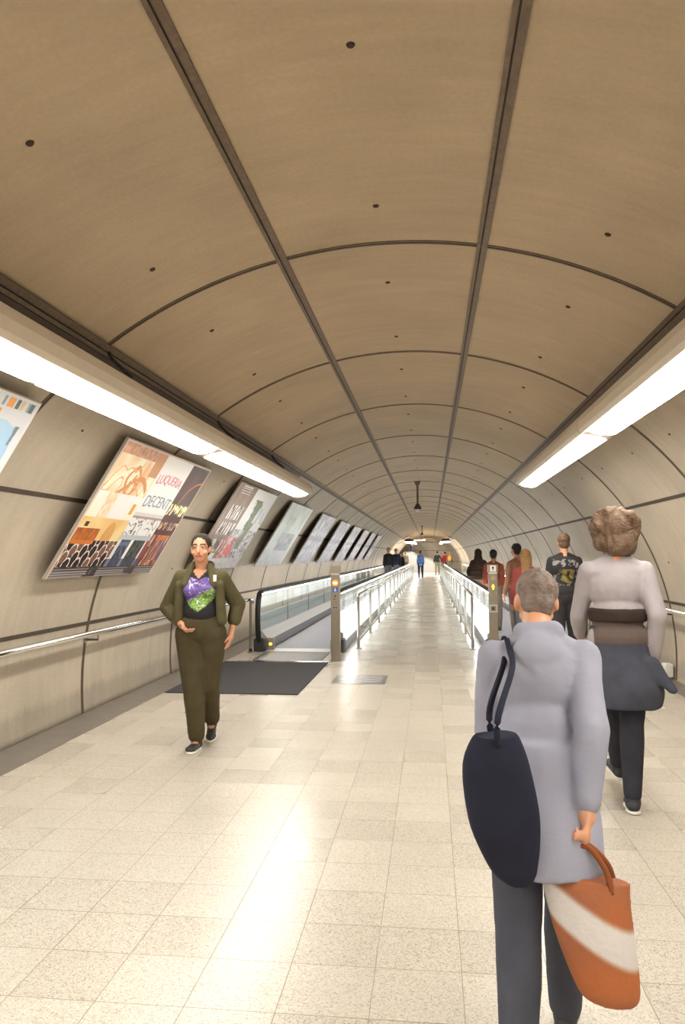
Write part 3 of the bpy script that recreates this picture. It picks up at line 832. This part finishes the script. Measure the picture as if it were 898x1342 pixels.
def smooth_(pts, m=6):
    out = []
    for i in range(len(pts)-1):
        p0 = pts[max(0, i-1)]; p1 = pts[i]; p2 = pts[i+1]; p3 = pts[min(len(pts)-1, i+2)]
        for j in range(m):
            t = j/m; out.append(tuple(.5*(2*b_+(c_-a_)*t+(2*a_-5*b_+4*c_-d_)*t*t+(3*b_-a_-3*c_+d_)*t**3) for a_, b_, c_, d_ in zip(p0, p1, p2, p3)))
    return out+[tuple(pts[-1])]
def loft_(bm, secs, n=28):
    """stack of horizontal ellipses (cx, cy, z, rx, ry) as a closed body"""
    secs = smooth_(secs, 5)
    R = [[bm.verts.new((cx+rx*math.cos(2*PI*k/n), cy_+ry*math.sin(2*PI*k/n), z)) for k in range(n)] for cx, cy_, z, rx, ry in secs]
    for a, c in zip(R, R[1:]):
        for k in range(n): bm.faces.new((a[k], a[(k+1) % n], c[(k+1) % n], c[k]))
    bm.faces.new(R[0][::-1]); bm.faces.new(R[-1])
def fuse(name, bm, voxel, m, parent, it=4, paint=None, disp=0., strand=0.):
    me = bpy.data.meshes.new(name); bmesh.ops.recalc_face_normals(bm, faces=bm.faces[:]); bm.to_mesh(me); bm.free()
    o = bpy.data.objects.new(name, me); COL.objects.link(o)
    md = o.modifiers.new('r', 'REMESH'); md.mode = 'VOXEL'; md.voxel_size = voxel
    s = o.modifiers.new('s', 'SMOOTH'); s.factor = .5; s.iterations = it
    me2 = bpy.data.meshes.new_from_object(o.evaluated_get(bpy.context.evaluated_depsgraph_get()))
    o.modifiers.clear(); o.data = me2; bpy.data.meshes.remove(me); me2.name = name
    if disp:
        for v in me2.vertices:
            c = v.co; w = mnoise.noise(Vector((c.x*7, c.y*7, c.z*3)))+.5*mnoise.noise(Vector((c.x*17, c.y*17, c.z*6)))
            if strand: w += strand*mnoise.noise(Vector((c.x*38+2*w, c.y*38, c.z*9)))
            v.co = c+v.normal*w*disp
    me2.materials.clear()
    for k in (m if isinstance(m, (list, tuple)) else [m]): me2.materials.append(k)
    me2.polygons.foreach_set('use_smooth', [True]*len(me2.polygons))
    if paint:
        at = me2.color_attributes.new('paint', 'FLOAT_COLOR', 'POINT')
        for i, v in enumerate(me2.vertices): at.data[i].color = (*lin(paint(v.co, v.normal)), 1)
    o.parent = parent
    return o
def cloth(name, rgb, bump=.35, rough=.9): return mat(name, rgb, rough, 0, .14, 9, bump, 12, .2)

class Pose: pass
def skeleton(H, lean=0., legs=((0, 0, 0, 0), (0, 0, 0, 0)), arms=((0, .12, .2, 0), (0, .12, .2, 0)), head=0., sway=0., turn=0., nod_fwd=0.):
    """local frame: faces +y, right hand side +x. legs: (swing, knee, lateral, foot pitch); arms: (swing, abduction, elbow, inward)"""
    k = H/1.70; P = Pose(); P.k = k
    P.pelvis = Vector((0, 0, .93*k))
    rl = Matrix.Rotation(-lean, 3, 'X'); ry = Matrix.Rotation(sway, 3, 'Y')
    T = lambda x, y, z: P.pelvis+ry @ (rl @ Vector((x*k, y*k, (z-.93)*k)))
    P.waist = T(0, 0, 1.06); P.chest = T(0, 0, 1.27); P.neck0 = T(0, -.015, 1.42); P.T = T
    P.neck1 = T(0, .005+nod_fwd*.6, 1.50); P.head = T(0, .03+nod_fwd, 1.585-abs(nod_fwd)*.5)
    P.hrot = Matrix.Rotation(turn, 3, 'Z') @ Matrix.Rotation(-lean*.4-head, 3, 'X')
    P.leg = []; P.arm = []
    for q, (sw, kn, lat, fp) in zip((1, -1), legs):
        hip = P.pelvis+Vector((q*.092*k, 0, -.03*k))
        d1 = Vector((q*math.sin(lat), math.sin(sw), -math.cos(sw))).normalized(); kne = hip+d1*.42*k
        a2 = sw-kn; d2 = Vector((q*math.sin(lat)*.6, math.sin(a2), -math.cos(a2))).normalized(); ank = kne+d2*.41*k
        fd = Vector((q*.12, math.cos(fp), math.sin(fp))).normalized(); dn = Vector((0, math.sin(fp), -math.cos(fp)))
        P.leg.append((hip, kne, ank, fd, dn))
    for q, (sw, ab, el, inw) in zip((1, -1), arms):
        sh = T(q*.160, -.01, 1.352)
        d1 = Vector((q*math.sin(ab), math.sin(sw)*math.cos(ab), -math.cos(sw)*math.cos(ab))).normalized(); elb = sh+d1*.285*k
        a2 = sw+el; d2 = Vector((q*math.sin(ab)*.4-q*inw, math.sin(a2), -math.cos(a2))).normalized(); wri = elb+d2*.245*k
        P.arm.append((sh, elb, wri, d2))
    zmin = min(min((a+dn*.085*k).z, (a+dn*.085*k+fd*.15*k).z) for (_, _, a, fd, dn) in P.leg)
    P.dz = -zmin
    return P
def head_prims(bm, P, face=True):
    k, c, R = P.k, P.head, P.hrot
    g = lambda x, y, z: c+R @ Vector((x*k, y*k, z*k))
    ell_(bm, g(0, -.012, .035), (.074*k, .092*k, .083*k), R)
    ell_(bm, g(0, .018, -.025), (.062*k, .070*k, .085*k), R)
    ell_(bm, g(0, .045, -.078), (.034*k, .034*k, .03*k), R)
    cap_(bm, g(0, .085, .012), g(0, .104, -.026), .009*k, .0135*k)
    for q in (-1, 1):
        ell_(bm, g(q*.075, -.008, -.005), (.010*k, .02*k, .031*k), R)
        ell_(bm, g(q*.045, .055, -.03), (.022*k, .022*k, .02*k), R)
        cap_(bm, g(q*.012, .082, .031), g(q*.05, .066, .031), .009*k, .008*k)
    for q in (-1, 1):
        cap_(bm, g(q*.018, .0735, .0205), g(q*.043, .069, .0205), .0055*k, .005*k, n=8); cap_(bm, g(q*.02, .073, .0035), g(q*.042, .0685, .0035), .005*k, .0045*k, n=8)
    cap_(bm, g(-.02, .081, -.052), g(.02, .081, -.052), .0075*k, .0075*k); cap_(bm, g(-.016, .078, -.064), g(.016, .078, -.064), .0085*k, .0085*k)
    cap_(bm, P.neck0, P.neck1+(c-P.neck1)*.3, .056*k, .052*k)
def hand_prims(bm, P, i, curl=.5, q=1):
    k = P.k; sh, el, wr, d = P.arm[i]; d = d.normalized()
    f = Vector((0, 1, 0)); f = f-d*f.dot(d)
    if f.length < .3: f = Vector((0, 0, 1)); f = f-d*f.dot(d)
    f.normalize(); nrm = d.cross(f); 
    if nrm.x*q > 0: nrm = -nrm                      # palm towards the body
    cap_(bm, wr, wr+d*.03*k, .027*k, .03*k, 1, 1.0, f)
    cap_(bm, wr+d*.03*k, wr+d*.085*k, .033*k, .036*k, .45, 1.08, f)
    for j, (o, L) in enumerate(((.030, .072), (.010, .082), (-.011, .076), (-.031, .060))):
        a = wr+d*.10*k+f*o*k; c1 = curl*(.8+.12*j)
        d1 = (d*math.cos(c1)+nrm*math.sin(c1)).normalized(); d2 = (d*math.cos(c1*2.1)+nrm*math.sin(c1*2.1)).normalized()
        m_ = a+d1*L*.55*k; e = m_+d2*L*.5*k
        cap_(bm, a-d*.02*k, m_, .0095*k, .0085*k, n=8); cap_(bm, m_, e, .0085*k, .007*k, n=8)
    a = wr+d*.035*k+f*.03*k; m_ = a+(d*.6+f*.75+nrm*.25).normalized()*.042*k; e = m_+(d*.9+f*.25+nrm*.4).normalized()*.034*k
    cap_(bm, a, m_, .013*k, .011*k, n=8); cap_(bm, m_, e, .0105*k, .008*k, n=8)
def shift(P):
    dz = Vector((0, 0, P.dz))
    for a in ('pelvis', 'waist', 'chest', 'neck0', 'neck1', 'head'): setattr(P, a, getattr(P, a)+dz)
    P.leg = [(h+dz, k+dz, a+dz, f, d) for h, k, a, f, d in P.leg]; P.arm = [(s+dz, e+dz, w+dz, d) for s, e, w, d in P.arm]
    T0 = P.T; P.T = lambda x, y, z: T0(x, y, z)+dz
def torso(bm, P, g=0., w=1., y=0., hem=.9, belly=0., bust=0., traps=True):
    k = P.k; T = P.T
    ell_(bm, T(0, -.005+y, .95), (.160*k*w+g, .108*k+g, .12*k)); ell_(bm, T(0, y+belly*.5, 1.08), (.135*k*w+g, .095*k+g+belly, .14*k))
    ell_(bm, T(0, y, 1.26), (.152*k*w+g, .105*k+g, .165*k)); ell_(bm, T(0, -.012+y, 1.335), (.152*k+g, .082*k+g, .075*k))
    for q in ((-1, 1) if traps else ()): cap_(bm, T(q*.02, -.02+y, 1.42), T(q*.13, -.012+y, 1.365), .03*k+g*.7, .034*k+g*.6)
    if bust:
        for q in (-1, 1): ell_(bm, T(q*.065, .07+y, 1.245), (.062*k+g*.5, .05*k+bust, .06*k))
def limbs(bm, P, g=0., which='arms', upto=1., wide=1.):
    k = P.k
    if which == 'arms':
        for sh, el, wr, d in P.arm:
            cap_(bm, sh, el, .047*k+g*.85, .040*k+g); e = el+(wr-el)*upto; cap_(bm, el, e, .040*k+g, (.040-.012*upto)*k+g)
    else:
        for hip, kn, an, fd, dn in P.leg:
            cap_(bm, hip, kn, (.083*k+g)*wide, .058*k+g*1.1); c = kn+(an-kn)*.3
            cap_(bm, kn, c, .056*k+g, .057*k+g); cap_(bm, c, kn+(an-kn)*upto, .057*k+g, .038*k+g*1.0)
def shoe(P, i, par, m, sole, vox):
    k = P.k; hip, kn, an, fd, dn = P.leg[i]
    bm = bmesh.new()
    cap_(bm, an+dn*.005*k, an+dn*.04*k, .043*k, .045*k)
    cap_(bm, an+dn*.052*k-fd*.03*k, an+dn*.058*k+fd*.10*k, .034*k, .036*k, 1.1, .9, dn)
    ell_(bm, an+dn*.060*k+fd*.135*k, (.044*k, .052*k, .027*k), Matrix.Rotation(math.asin(max(-1, min(1, fd.z))), 3, 'X'))
    s = fuse('shoe', bm, vox, m, par, 3)
    bm = bmesh.new(); R = Matrix.Rotation(math.asin(max(-1, min(1, fd.z))), 3, 'X')
    c = an+dn*.082*k+fd*.055*k
    ell_(bm, c+fd*.055*k, (.047*k, .085*k, .018*k), R); ell_(bm, c-fd*.055*k, (.042*k, .065*k, .018*k), R)
    fuse('sole', bm, vox*.8, sole, s, 2)
    return s
def eyes(P, par):
    k, c, R = P.k, P.head, P.hrot
    for q in (-1, 1):
        bm = bmesh.new(); bmesh.ops.create_uvsphere(bm, u_segments=14, v_segments=10, radius=.0115*k)
        for f in bm.faces:
            m_ = f.calc_center_median(); f.material_index = 1 if m_.y > .0082*k else 0
        for v in bm.verts: v.co = c+R @ (v.co+Vector((q*.031*k, .0705*k, .012*k)))
        obj('eye', bm, [M['white'], M['dark']], par, True)
def body(P, root, skin, vox, curl=(.5, .5), gender=0):
    bm = bmesh.new(); head_prims(bm, P); torso(bm, P, -.012); limbs(bm, P, -.004, 'arms'); limbs(bm, P, -.008, 'legs')
    for i, q in ((0, 1), (1, -1)): hand_prims(bm, P, i, curl[i], q)
    for hip, kn, an, fd, dn in P.leg: cap_(bm, an+dn*.03*P.k, an+dn*.055*P.k+fd*.1*P.k, .03*P.k, .024*P.k)
    b_ = fuse('body', bm, vox, skin, root, 2)
    return b_
def hair_obj(P, root, m, style, vox=.008, disp=.006):
    k, c, R = P.k, P.head, P.hrot; g = lambda x, y, z: c+R @ Vector((x*k, y*k, z*k))
    bm = bmesh.new()
    if style == 'short':
        ell_(bm, g(0, -.027, .045), (.080*k, .092*k, .085*k), R); ell_(bm, g(0, -.05, -.01), (.068*k, .058*k, .07*k), R)
    elif style == 'tied':
        ell_(bm, g(0, -.024, .044), (.083*k, .095*k, .088*k), R); ell_(bm, g(0, -.035, .0), (.080*k, .07*k, .07*k), R); ell_(bm, g(0, -.13, .03), (.045*k, .045*k, .045*k), R)
    elif style == 'long':
        ell_(bm, g(0, -.025, .045), (.086*k, .098*k, .09*k), R)
        cap_(bm, g(0, -.06, .0), P.T(0, -.11, 1.28), .085*k, .075*k, 1.15, .6)
    elif style == 'bushy':
        ell_(bm, g(0, -.04, .04), (.125*k, .12*k, .115*k), R)
        for a in range(16):
            t = a*2*PI/16; ell_(bm, g(.11*math.cos(t), -.06-.02*(a % 3), .03+.085*math.sin(t)), (.045*k,)*3)
        ell_(bm, g(.02, -.09, -.07), (.10*k, .075*k, .08*k), R); ell_(bm, g(-.07, -.07, -.06), (.06*k, .06*k, .06*k), R)
    elif style == 'hood':
        ell_(bm, g(0, -.025, .03), (.105*k, .115*k, .12*k), R); cap_(bm, g(0, -.05, -.06), P.T(0, -.05, 1.40), .09*k, .11*k, 1.2, .8)
    return fuse('hood' if style == 'hood' else 'hair', bm, vox, m, root, 3, disp=disp, strand=.7)
def simple_person(loc, rz, H, label, hair_m, hstyle, top_m, leg_m, shoe_m=None, skin=None, vox=.016, lean=.03, legs=None, arms=None, wide=1., skirt=False, paint=None, backpack=None, head=0., group=None, long_top=0.):
    root = empty('person', loc, rz, label, 'person', group)
    P = skeleton(H, lean, legs or ((.05, .05, .03, 0), (-.05, .1, .03, 0)), arms or ((.1, .14, .5, .1), (.05, .14, .4, .1)), head); shift(P)
    skin = skin or SKIN2
    body(P, root, skin, vox*.8)
    hair_obj(P, root, hair_m, hstyle, vox*.8)
    bm = bmesh.new(); torso(bm, P, .018*wide, wide); limbs(bm, P, .014*wide, 'arms', .95)
    if long_top: ell_(bm, P.T(0, 0, .88-long_top), (.175*P.k*wide, .125*P.k, .14*P.k))
    fuse('jacket', bm, vox, top_m, root, 4, paint, .004)
    bm = bmesh.new(); ell_(bm, P.pelvis, (.165*P.k, .115*P.k, .12*P.k)); limbs(bm, P, .016, 'legs', .97)
    fuse('trousers', bm, vox, leg_m, root, 4)
    for i in (0, 1): shoe(P, i, root, shoe_m or M['dark'], M['white'] if shoe_m else M['black'], vox*.7)
    if backpack:
        bm = bmesh.new(); ell_(bm, P.T(0, -.17, 1.24), (.15*P.k, .09*P.k, .2*P.k)); fuse('backpack', bm, vox, backpack, root, 3)
    return root, P

H_DARK = mat('hair_dark', (40, 31, 26), .85, 0, .3, 40, .5, 80)
H_BROWN = mat('hair_brown', (104, 80, 60), .6, 0, .3, 40, .6, 80)
H_BLOND = mat('hair_blond', (158, 118, 72), .6, 0, .25, 40, .5, 80)

# --- woman in olive walking towards the viewer
root = empty('person', (-1.76, 5.72, 0), PI+.08, 'woman in open olive jacket and olive trousers walking past the poster wall', 'person')
P = skeleton(1.61, -.02, ((.10, .10, -.11, .05), (-.10, .52, -.09, -.4)), ((-.25, .50, 1.15, .95), (-.50, .42, .80, .35)), -.02); shift(P)
b_ = body(P, root, SKIN, .0062, (.55, .6))
for p_ in b_.data.polygons: pass
lips = mat('lips', (176, 96, 88), .5); brow = mat('eyebrow', (70, 48, 36), .8)
b_.data.materials.append(lips); b_.data.materials.append(brow)
Ri = P.hrot.inverted()
for f in b_.data.polygons:
    l = Ri @ (f.center-P.head)/P.k
    if l.y > .07 and abs(l.x) < .024 and -.070 < l.z < -.046: f.material_index = 1
    if l.y > .055 and .012 < abs(l.x) < .052 and .028 < l.z < .041: f.material_index = 2
eyes(P, root)
hair_obj(P, root, H_DARK, 'tied', .006, .002)
OL = cloth('olive_jacket', (86, 80, 56)); OT = cloth('olive_trousers', (74, 66, 46))
def heart(c, n):
    X = c.x/.118; Z = (c.z-1.15)/.118
    base = (34, 31, 36)
    if c.z > 1.285+abs(c.x)*1.1: return (200, 146, 116)
    if n.y < .2: return base
    h = (X*X+Z*Z-1)**3-X*X*Z**3
    if h > 0: return base
    w = mnoise.noise(Vector((c.x*60, c.z*60, 0)))
    d = Z-.1+X*.55                      # purple above, green along the lower edge
    if abs(mnoise.noise(Vector((c.x*16, c.z*16, 5)))) < .022: return (226, 214, 240)
    if d > -.05: return mixc((128, 106, 176), (92, 74, 136), .5+w)
    return mixc((150, 184, 92), (84, 120, 56), .5+w*1.3)
bm = bmesh.new(); torso(bm, P, .008, 1.0, .006, belly=.02, bust=.014, traps=False); fuse('shirt', bm, .008, M['paint'], root, 3, heart)
bm = bmesh.new(); k = P.k; T = P.T
ell_(bm, T(0, -.035, 1.25), (.185*k, .115*k, .16*k)); ell_(bm, T(0, -.03, 1.335), (.17*k, .095*k, .07*k))
for q in (-1, 1): cap_(bm, T(q*.03, -.03, 1.42), T(q*.13, -.02, 1.36), .045*k, .045*k)
ell_(bm, T(0, -.04, 1.08), (.175*k, .105*k, .17*k)); ell_(bm, T(0, -.045, .97), (.175*k, .105*k, .13*k))
for q in (-1, 1):
    cap_(bm, T(q*.162, .06, 1.28), T(q*.178, .045, 1.0), .038*k, .045*k); cap_(bm, T(q*.075, .03, 1.435), T(q*.12, .085, 1.29), .03*k, .035*k)
cap_(bm, T(-.06, -.05, 1.445), T(.06, -.05, 1.445), .04*k, .04*k)
limbs(bm, P, .024, 'arms', .5); fuse('jacket', bm, .008, OL, root, 4, disp=.005)
bm = bmesh.new(); ell_(bm, P.pelvis+Vector((0, .005, .02)), (.182*k, .135*k, .15*k)); limbs(bm, P, .028, 'legs', .93, 1.06)
for hip, kn, an, fd, dn in P.leg: cap_(bm, kn+(an-kn)*.55, kn+(an-kn)*.85, .074*k, .072*k)
fuse('trousers', bm, .009, OT, root, 4, disp=.005)
for i in (0, 1): shoe(P, i, root, M['dark'], M['white'], .006)
bm = bmesh.new(); hw_ = P.T(-.135, .115, 1.34); box(bm, hw_.x-.012, hw_.x+.012, hw_.y, hw_.y+.012, hw_.z-.025, hw_.z+.025, .003); obj('badge', bm, M['white'], root)

# --- man in printed black t-shirt
root = empty('person', (1.70, 10.0, 0), 0, 'man in black printed t-shirt seen from behind, beside the brown-haired woman', 'person')
P = skeleton(1.71, .02, ((.10, .10, .05, 0), (-.06, .12, .03, 0)), ((.05, .16, .5, .1), (.05, .16, .35, .05))); shift(P)
body(P, root, SKIN, .009); hair_obj(P, root, H_BROWN, 'short', .009, .003); eyes(P, root)
def backprint(c, n):
    b0 = (44, 42, 44)
    if n.y > -.2: return b0
    z = c.z; x = c.x; w = mnoise.noise(Vector((x*45, z*45, 2))); w2 = mnoise.noise(Vector((x*18, z*18, 7)))
    if 1.29 < z < 1.40 and abs(x) < .16 and w2+w*.5 > .05: return (150, 148, 148)
    if 1.10 < z < 1.27 and abs(x-.02) < .07 and w2 > -.15: return mixc((160, 140, 66), (104, 92, 48), .5+w)
    if 1.06 < z < 1.27 and abs(x) < .15 and w2+w*.6 > .22: return (118, 114, 112)
    return b0
bm = bmesh.new(); torso(bm, P, .02, 1.08); 
for sh, el, wr, d in P.arm: cap_(bm, sh, el, .062*P.k, .060*P.k)
fuse('tshirt', bm, .010, M['paint'], root, 4, backprint)
bm = bmesh.new(); ell_(bm, P.pelvis, (.18*P.k, .13*P.k, .14*P.k)); limbs(bm, P, .03, 'legs', .98); fuse('trousers', bm, .011, cloth('charcoal_trousers', (62, 60, 64)), root, 4, disp=.004)
for i in (0, 1): shoe(P, i, root, M['dark'], M['white'], .009)

# --- brown-haired woman striding away
root = empty('person', (1.10, 4.70, 0), -.05, 'woman with bushy brown hair, pale top and dark skirt striding away', 'person')
P = skeleton(1.70, .10, ((-.16, .08, -.10, -.05), (.50, .22, -.20, .15)), ((-.40, .16, .6, .15), (.35, .16, .6, .2))); shift(P)
body(P, root, SKIN, .0075, (.6, .6)); hair_obj(P, root, H_BROWN, 'bushy', .008, .022); eyes(P, root)
k = P.k; T = P.T
bm = bmesh.new(); torso(bm, P, .02); limbs(bm, P, .016, 'arms', .95)
def topcol(c, n):
    w = .03*mnoise.noise(Vector((c.x*6, c.y*6, c.z*6)))
    return mixc((92, 78, 72), (164, 157, 160), ((c.z+w)-1.07)/.03) if abs(c.x) < .150 else (160, 153, 156)
fuse('top', bm, .009, M['paint'], root, 4, topcol, .006)
wc = T(0, .0, 1.085)
bm = bmesh.new(); loft_(bm, [(wc.x, wc.y, wc.z-.035, .162*k, .128*k), (wc.x, wc.y, wc.z-.02, .170*k, .136*k), (wc.x, wc.y, wc.z+.03, .170*k, .136*k), (wc.x, wc.y, wc.z+.045, .162*k, .128*k)]); fuse('waist_band', bm, .009, cloth('brown_band', (58, 46, 43)), root, 3, disp=.006)
bm = bmesh.new()
c = P.pelvis
loft_(bm, [(c.x, c.y, c.z-.36*k, .235*k, .23*k), (c.x+.02, c.y-.02, c.z-.25*k, .225*k, .21*k), (c.x, c.y, c.z-.08*k, .19*k, .15*k), (c.x, c.y+.01, c.z+.06*k, .165*k, .125*k), (c.x, c.y+.015, c.z+.10*k, .150*k, .112*k)])
cap_(bm, c+Vector((.15, -.12, -.12)), c+Vector((.25, -.20, -.24)), .06, .025, 1, .5)
fuse('skirt', bm, .01, cloth('slate_skirt', (66, 68, 78)), root, 4, disp=.010)
bm = bmesh.new(); limbs(bm, P, .012, 'legs', .98); fuse('leggings', bm, .008, cloth('dark_leggings', (50, 50, 58), .15), root, 3)
for i in (0, 1): shoe(P, i, root, mat('black_shoe', (44, 44, 50), .6), M['white'], .006)

# --- stooped person in long grey coat close by
FX, FY = .315, 2.34; FR = -.12
root = empty('person', (FX, FY, 0), FR, 'stooped person in long blue-grey coat walking away, nearest the viewer', 'person')
P = skeleton(1.45, .32, ((.26, .12, -.03, .1), (-.26, .25, -.02, -.3)), ((-.72, .03, .34, .12), (.12, .06, .35, .1)), .25, 0, 0, .03); shift(P)
body(P, root, SKIN, .0075, (1.3, .6)); hair_obj(P, root, mat('hair_greybrown', (120, 104, 94), .6, 0, .3, 40, .6, 80), 'short', .007, .008); eyes(P, root)
k = P.k; T = P.T; GC = mat('greyblue_coat', (148, 149, 164), .9, 0, .08, 5, .3, 9, .2)
bm = bmesh.new(); torso(bm, P, .016, .95); limbs(bm, P, .016, 'arms', .93)
c = P.pelvis
loft_(bm, [(c.x+.01, c.y-.06, c.z-.25*k, .195*k, .20*k), (c.x+.01, c.y-.05, c.z-.12*k, .19*k, .18*k), (c.x, c.y-.01, c.z, .18*k, .15*k), (c.x, c.y+.03, c.z+.14*k, .16*k, .13*k)])
cap_(bm, T(-.05, -.04, 1.44), T(.05, -.04, 1.44), .042*k, .042*k); cap_(bm, T(0, -.06, 1.41), T(0, -.085, 1.36), .06*k, .07*k, 1.3, .6)
fuse('coat', bm, .008, GC, root, 5, disp=.012)
bm = bmesh.new(); limbs(bm, P, .016, 'legs', .98); fuse('trousers', bm, .009, cloth('slate_trousers', (72, 74, 84)), root, 4, disp=.006)
for i in (0, 1): shoe(P, i, root, M['dark'], M['black'], .007)
def w2(v): return Matrix.Translation((FX, FY, 0)) @ Matrix.Rotation(FR, 4, 'Z') @ v
# shoulder bag at the left hip (its own thing)
bl = Vector((.165, 2.11, .97))
root2 = empty('tote_bag', bl, .1, 'dark navy shoulder bag hanging at the left side of the grey coat', 'bag')
NV = cloth('navy_bag', (36, 38, 52), .2)
bm = bmesh.new()
loft_(bm, [(.06, 0, -.40, .03, .02), (.045, 0, -.35, .065, .04), (.02, 0, -.22, .095, .06), (0, 0, -.08, .09, .06), (0, 0, .0, .06, .045)]); fuse('bag_body', bm, .008, NV, root2, 4, disp=.008)
sw_ = Matrix.Rotation(-.1, 3, 'Z') @ (w2(P.arm[1][0]+Vector((.04, -.01, .055)))-bl)
for q in (-1, 1):
    bm = bmesh.new(); tube(bm, smooth_([(0, q*.045, -.02), (.0, q*.06, .06), (sw_.x*.8, sw_.y*.7+q*.06-.03, sw_.z*.7), (sw_.x, sw_.y+q*.05-.01, sw_.z-.03), (sw_.x, sw_.y+q*.02, sw_.z)]), .009, 8); obj('strap', bm, NV, root2, True)
# orange shopping bag with a white band in the right hand
wrist = P.arm[0][2]+P.arm[0][3]*.115*k
ho = w2(wrist)
root3 = empty('shopping_bag', (ho.x, ho.y, ho.z-.385), -.35, 'orange-brown shopping bag with a white band, carried low in the right hand', 'bag')
def bagcol(c, n):
    w = mnoise.noise(Vector((c.x*9, c.y*9, c.z*9)))
    base = mixc((168, 96, 52), (148, 92, 64), .5+w)
    return mixc((204, 199, 196), base, (abs(c.z-.20+c.x*.5)-.038)/.016)
bm = bmesh.new(); loft_(bm, [(.05, 0, .0, .07, .05), (.045, 0, .03, .085, .065), (.02, 0, .15, .105, .07), (0, 0, .26, .115, .055), (0, 0, .305, .115, .035)])
fuse('bag_body', bm, .005, M['paint'], root3, 4, bagcol, .006)
for q in (-1, 1):
    bm = bmesh.new(); tube(bm, smooth_([(-.07, q*.028, .28), (-.055, q*.02, .335), (-.015, q*.008, .38), (.015, q*.008, .38), (.055, q*.02, .335), (.07, q*.028, .28)]), .008, 8); obj('handle', bm, cloth('bag_handle', (128, 74, 44)), root3, True)

# --- riders and walkers at the right walkway
ST = ((.12, .14, .02, 0), (-.14, .22, .02, -.1))
simple_person((1.33, 10.95, .012), .1, 1.50, 'blond long-haired woman in red top stepping onto the right walkway', H_BLOND, 'long', cloth('red_top', (160, 84, 76)), cloth('blue_jeans', (96, 110, 122)), vox=.011, legs=ST)
simple_person((1.40, 12.6, .022), .55, 1.60, 'dark-haired man in tan shirt just ahead of the blond woman', H_DARK, 'short', cloth('tan_shirt', (158, 112, 92)), cloth('brown_trousers', (88, 76, 68)), vox=.012)
simple_person((1.20, 14.9, .022), 0, 1.52, 'dark-haired person in orange-red shirt riding behind the arrow sign post', H_DARK, 'bushy' if False else 'short', cloth('orange_shirt', (160, 88, 68)), cloth('grey_trousers', (126, 116, 106)), vox=.013)
simple_person((1.20, 19.6, .022), 0, 1.56, 'bulky person in dark brown hooded jacket and khaki trousers on the right walkway', cloth('brown_hood', (60, 48, 42)), 'hood', cloth('brown_jacket', (64, 51, 44)), cloth('khaki', (162, 142, 118)), vox=.014, wide=1.5, arms=((.1, .4, .7, .3), (.1, .4, .7, .3)))
# --- aisle and far end
simple_person((-.66, 50.2, 0), 0, 1.78, 'person in bright blue jacket and dark trousers far down the middle aisle', H_BROWN, 'short', cloth('blue_jacket', (108, 146, 208)), cloth('navy_trousers', (52, 54, 72)), vox=.02, long_top=.06)
simple_person((.50, 58, 0), 0, 1.78, 'person in black top and olive trousers at the far end, beside the red jacket', H_DARK, 'short', cloth('black_top', (44, 44, 46)), cloth('olive_pants', (120, 116, 90)), vox=.022, arms=((.2, .5, .4, 0), (.1, .2, .4, 0)))
simple_person((1.10, 58.6, 0), 0, 1.74, 'person in dark red jacket at the far end between two others', H_DARK, 'short', cloth('red_jacket', (150, 40, 44)), cloth('slate_pants', (74, 76, 84)), vox=.022)
simple_person((1.42, 58, 0), 0, 1.66, 'person in green coat with an orange backpack at the far end', H_BLOND, 'short', cloth('green_coat', (84, 96, 64)), cloth('grey_pants', (104, 104, 104)), vox=.022, backpack=cloth('orange_pack', (214, 140, 70)))
simple_person((-1.95, 35.5, .022), PI, 1.80, 'person in black jacket, nearest rider on the left walkway', H_DARK, 'short', cloth('black_jacket', (46, 46, 52)), cloth('grey_jeans', (112, 114, 124)), vox=.018)
simple_person((-1.72, 38.2, .022), PI, 1.78, 'person in dark blue jacket riding the left walkway behind the black jacket', H_DARK, 'short', cloth('darkblue_jacket', (52, 58, 78)), cloth('blue_grey_jeans', (120, 126, 138)), vox=.018)
simple_person((-1.66, 42.5, .022), PI, 1.62, 'brown-haired person in charcoal coat leaning forward on the left walkway', H_BROWN, 'long', cloth('charcoal_coat', (40, 40, 44)), cloth('black_trousers', (44, 44, 48)), vox=.018, lean=.25, wide=1.25)
simple_person((-1.62, 66.9, .92), PI/2, 1.72, 'person in dark navy clothes at the top of the far white stairs', H_DARK, 'short', cloth('navy_coat', (40, 46, 66)), cloth('navy_pants', (42, 46, 60)), vox=.022)
simple_person((-2.0, 61.5, 0), 0, 1.75, 'person in drab olive coat far off, left of the white stairs', H_BROWN, 'short', cloth('drab_coat', (112, 104, 84)), cloth('drab_pants', (92, 86, 74)), vox=.022)

# ------------------------------------------------------------------ light and colour
w = bpy.data.worlds.new('world'); S.world = w; w.use_nodes = True
bg = w.node_tree.nodes['Background']; bg.inputs[0].default_value = (.9, .85, .78, 1); bg.inputs[1].default_value = .35
S.view_settings.view_transform = 'Standard'; S.view_settings.look = 'None'; S.view_settings.gamma = 1; S.view_settings.exposure = 0.88
S.view_settings.use_curve_mapping = False
S.cycles.use_denoising = True
S.cycles.max_bounces = 10; S.cycles.diffuse_bounces = 6; S.cycles.glossy_bounces = 4; S.cycles.transparent_max_bounces = 24
S.cycles.sample_clamp_indirect = 6; S.cycles.caustics_reflective = False; S.cycles.caustics_refractive = False
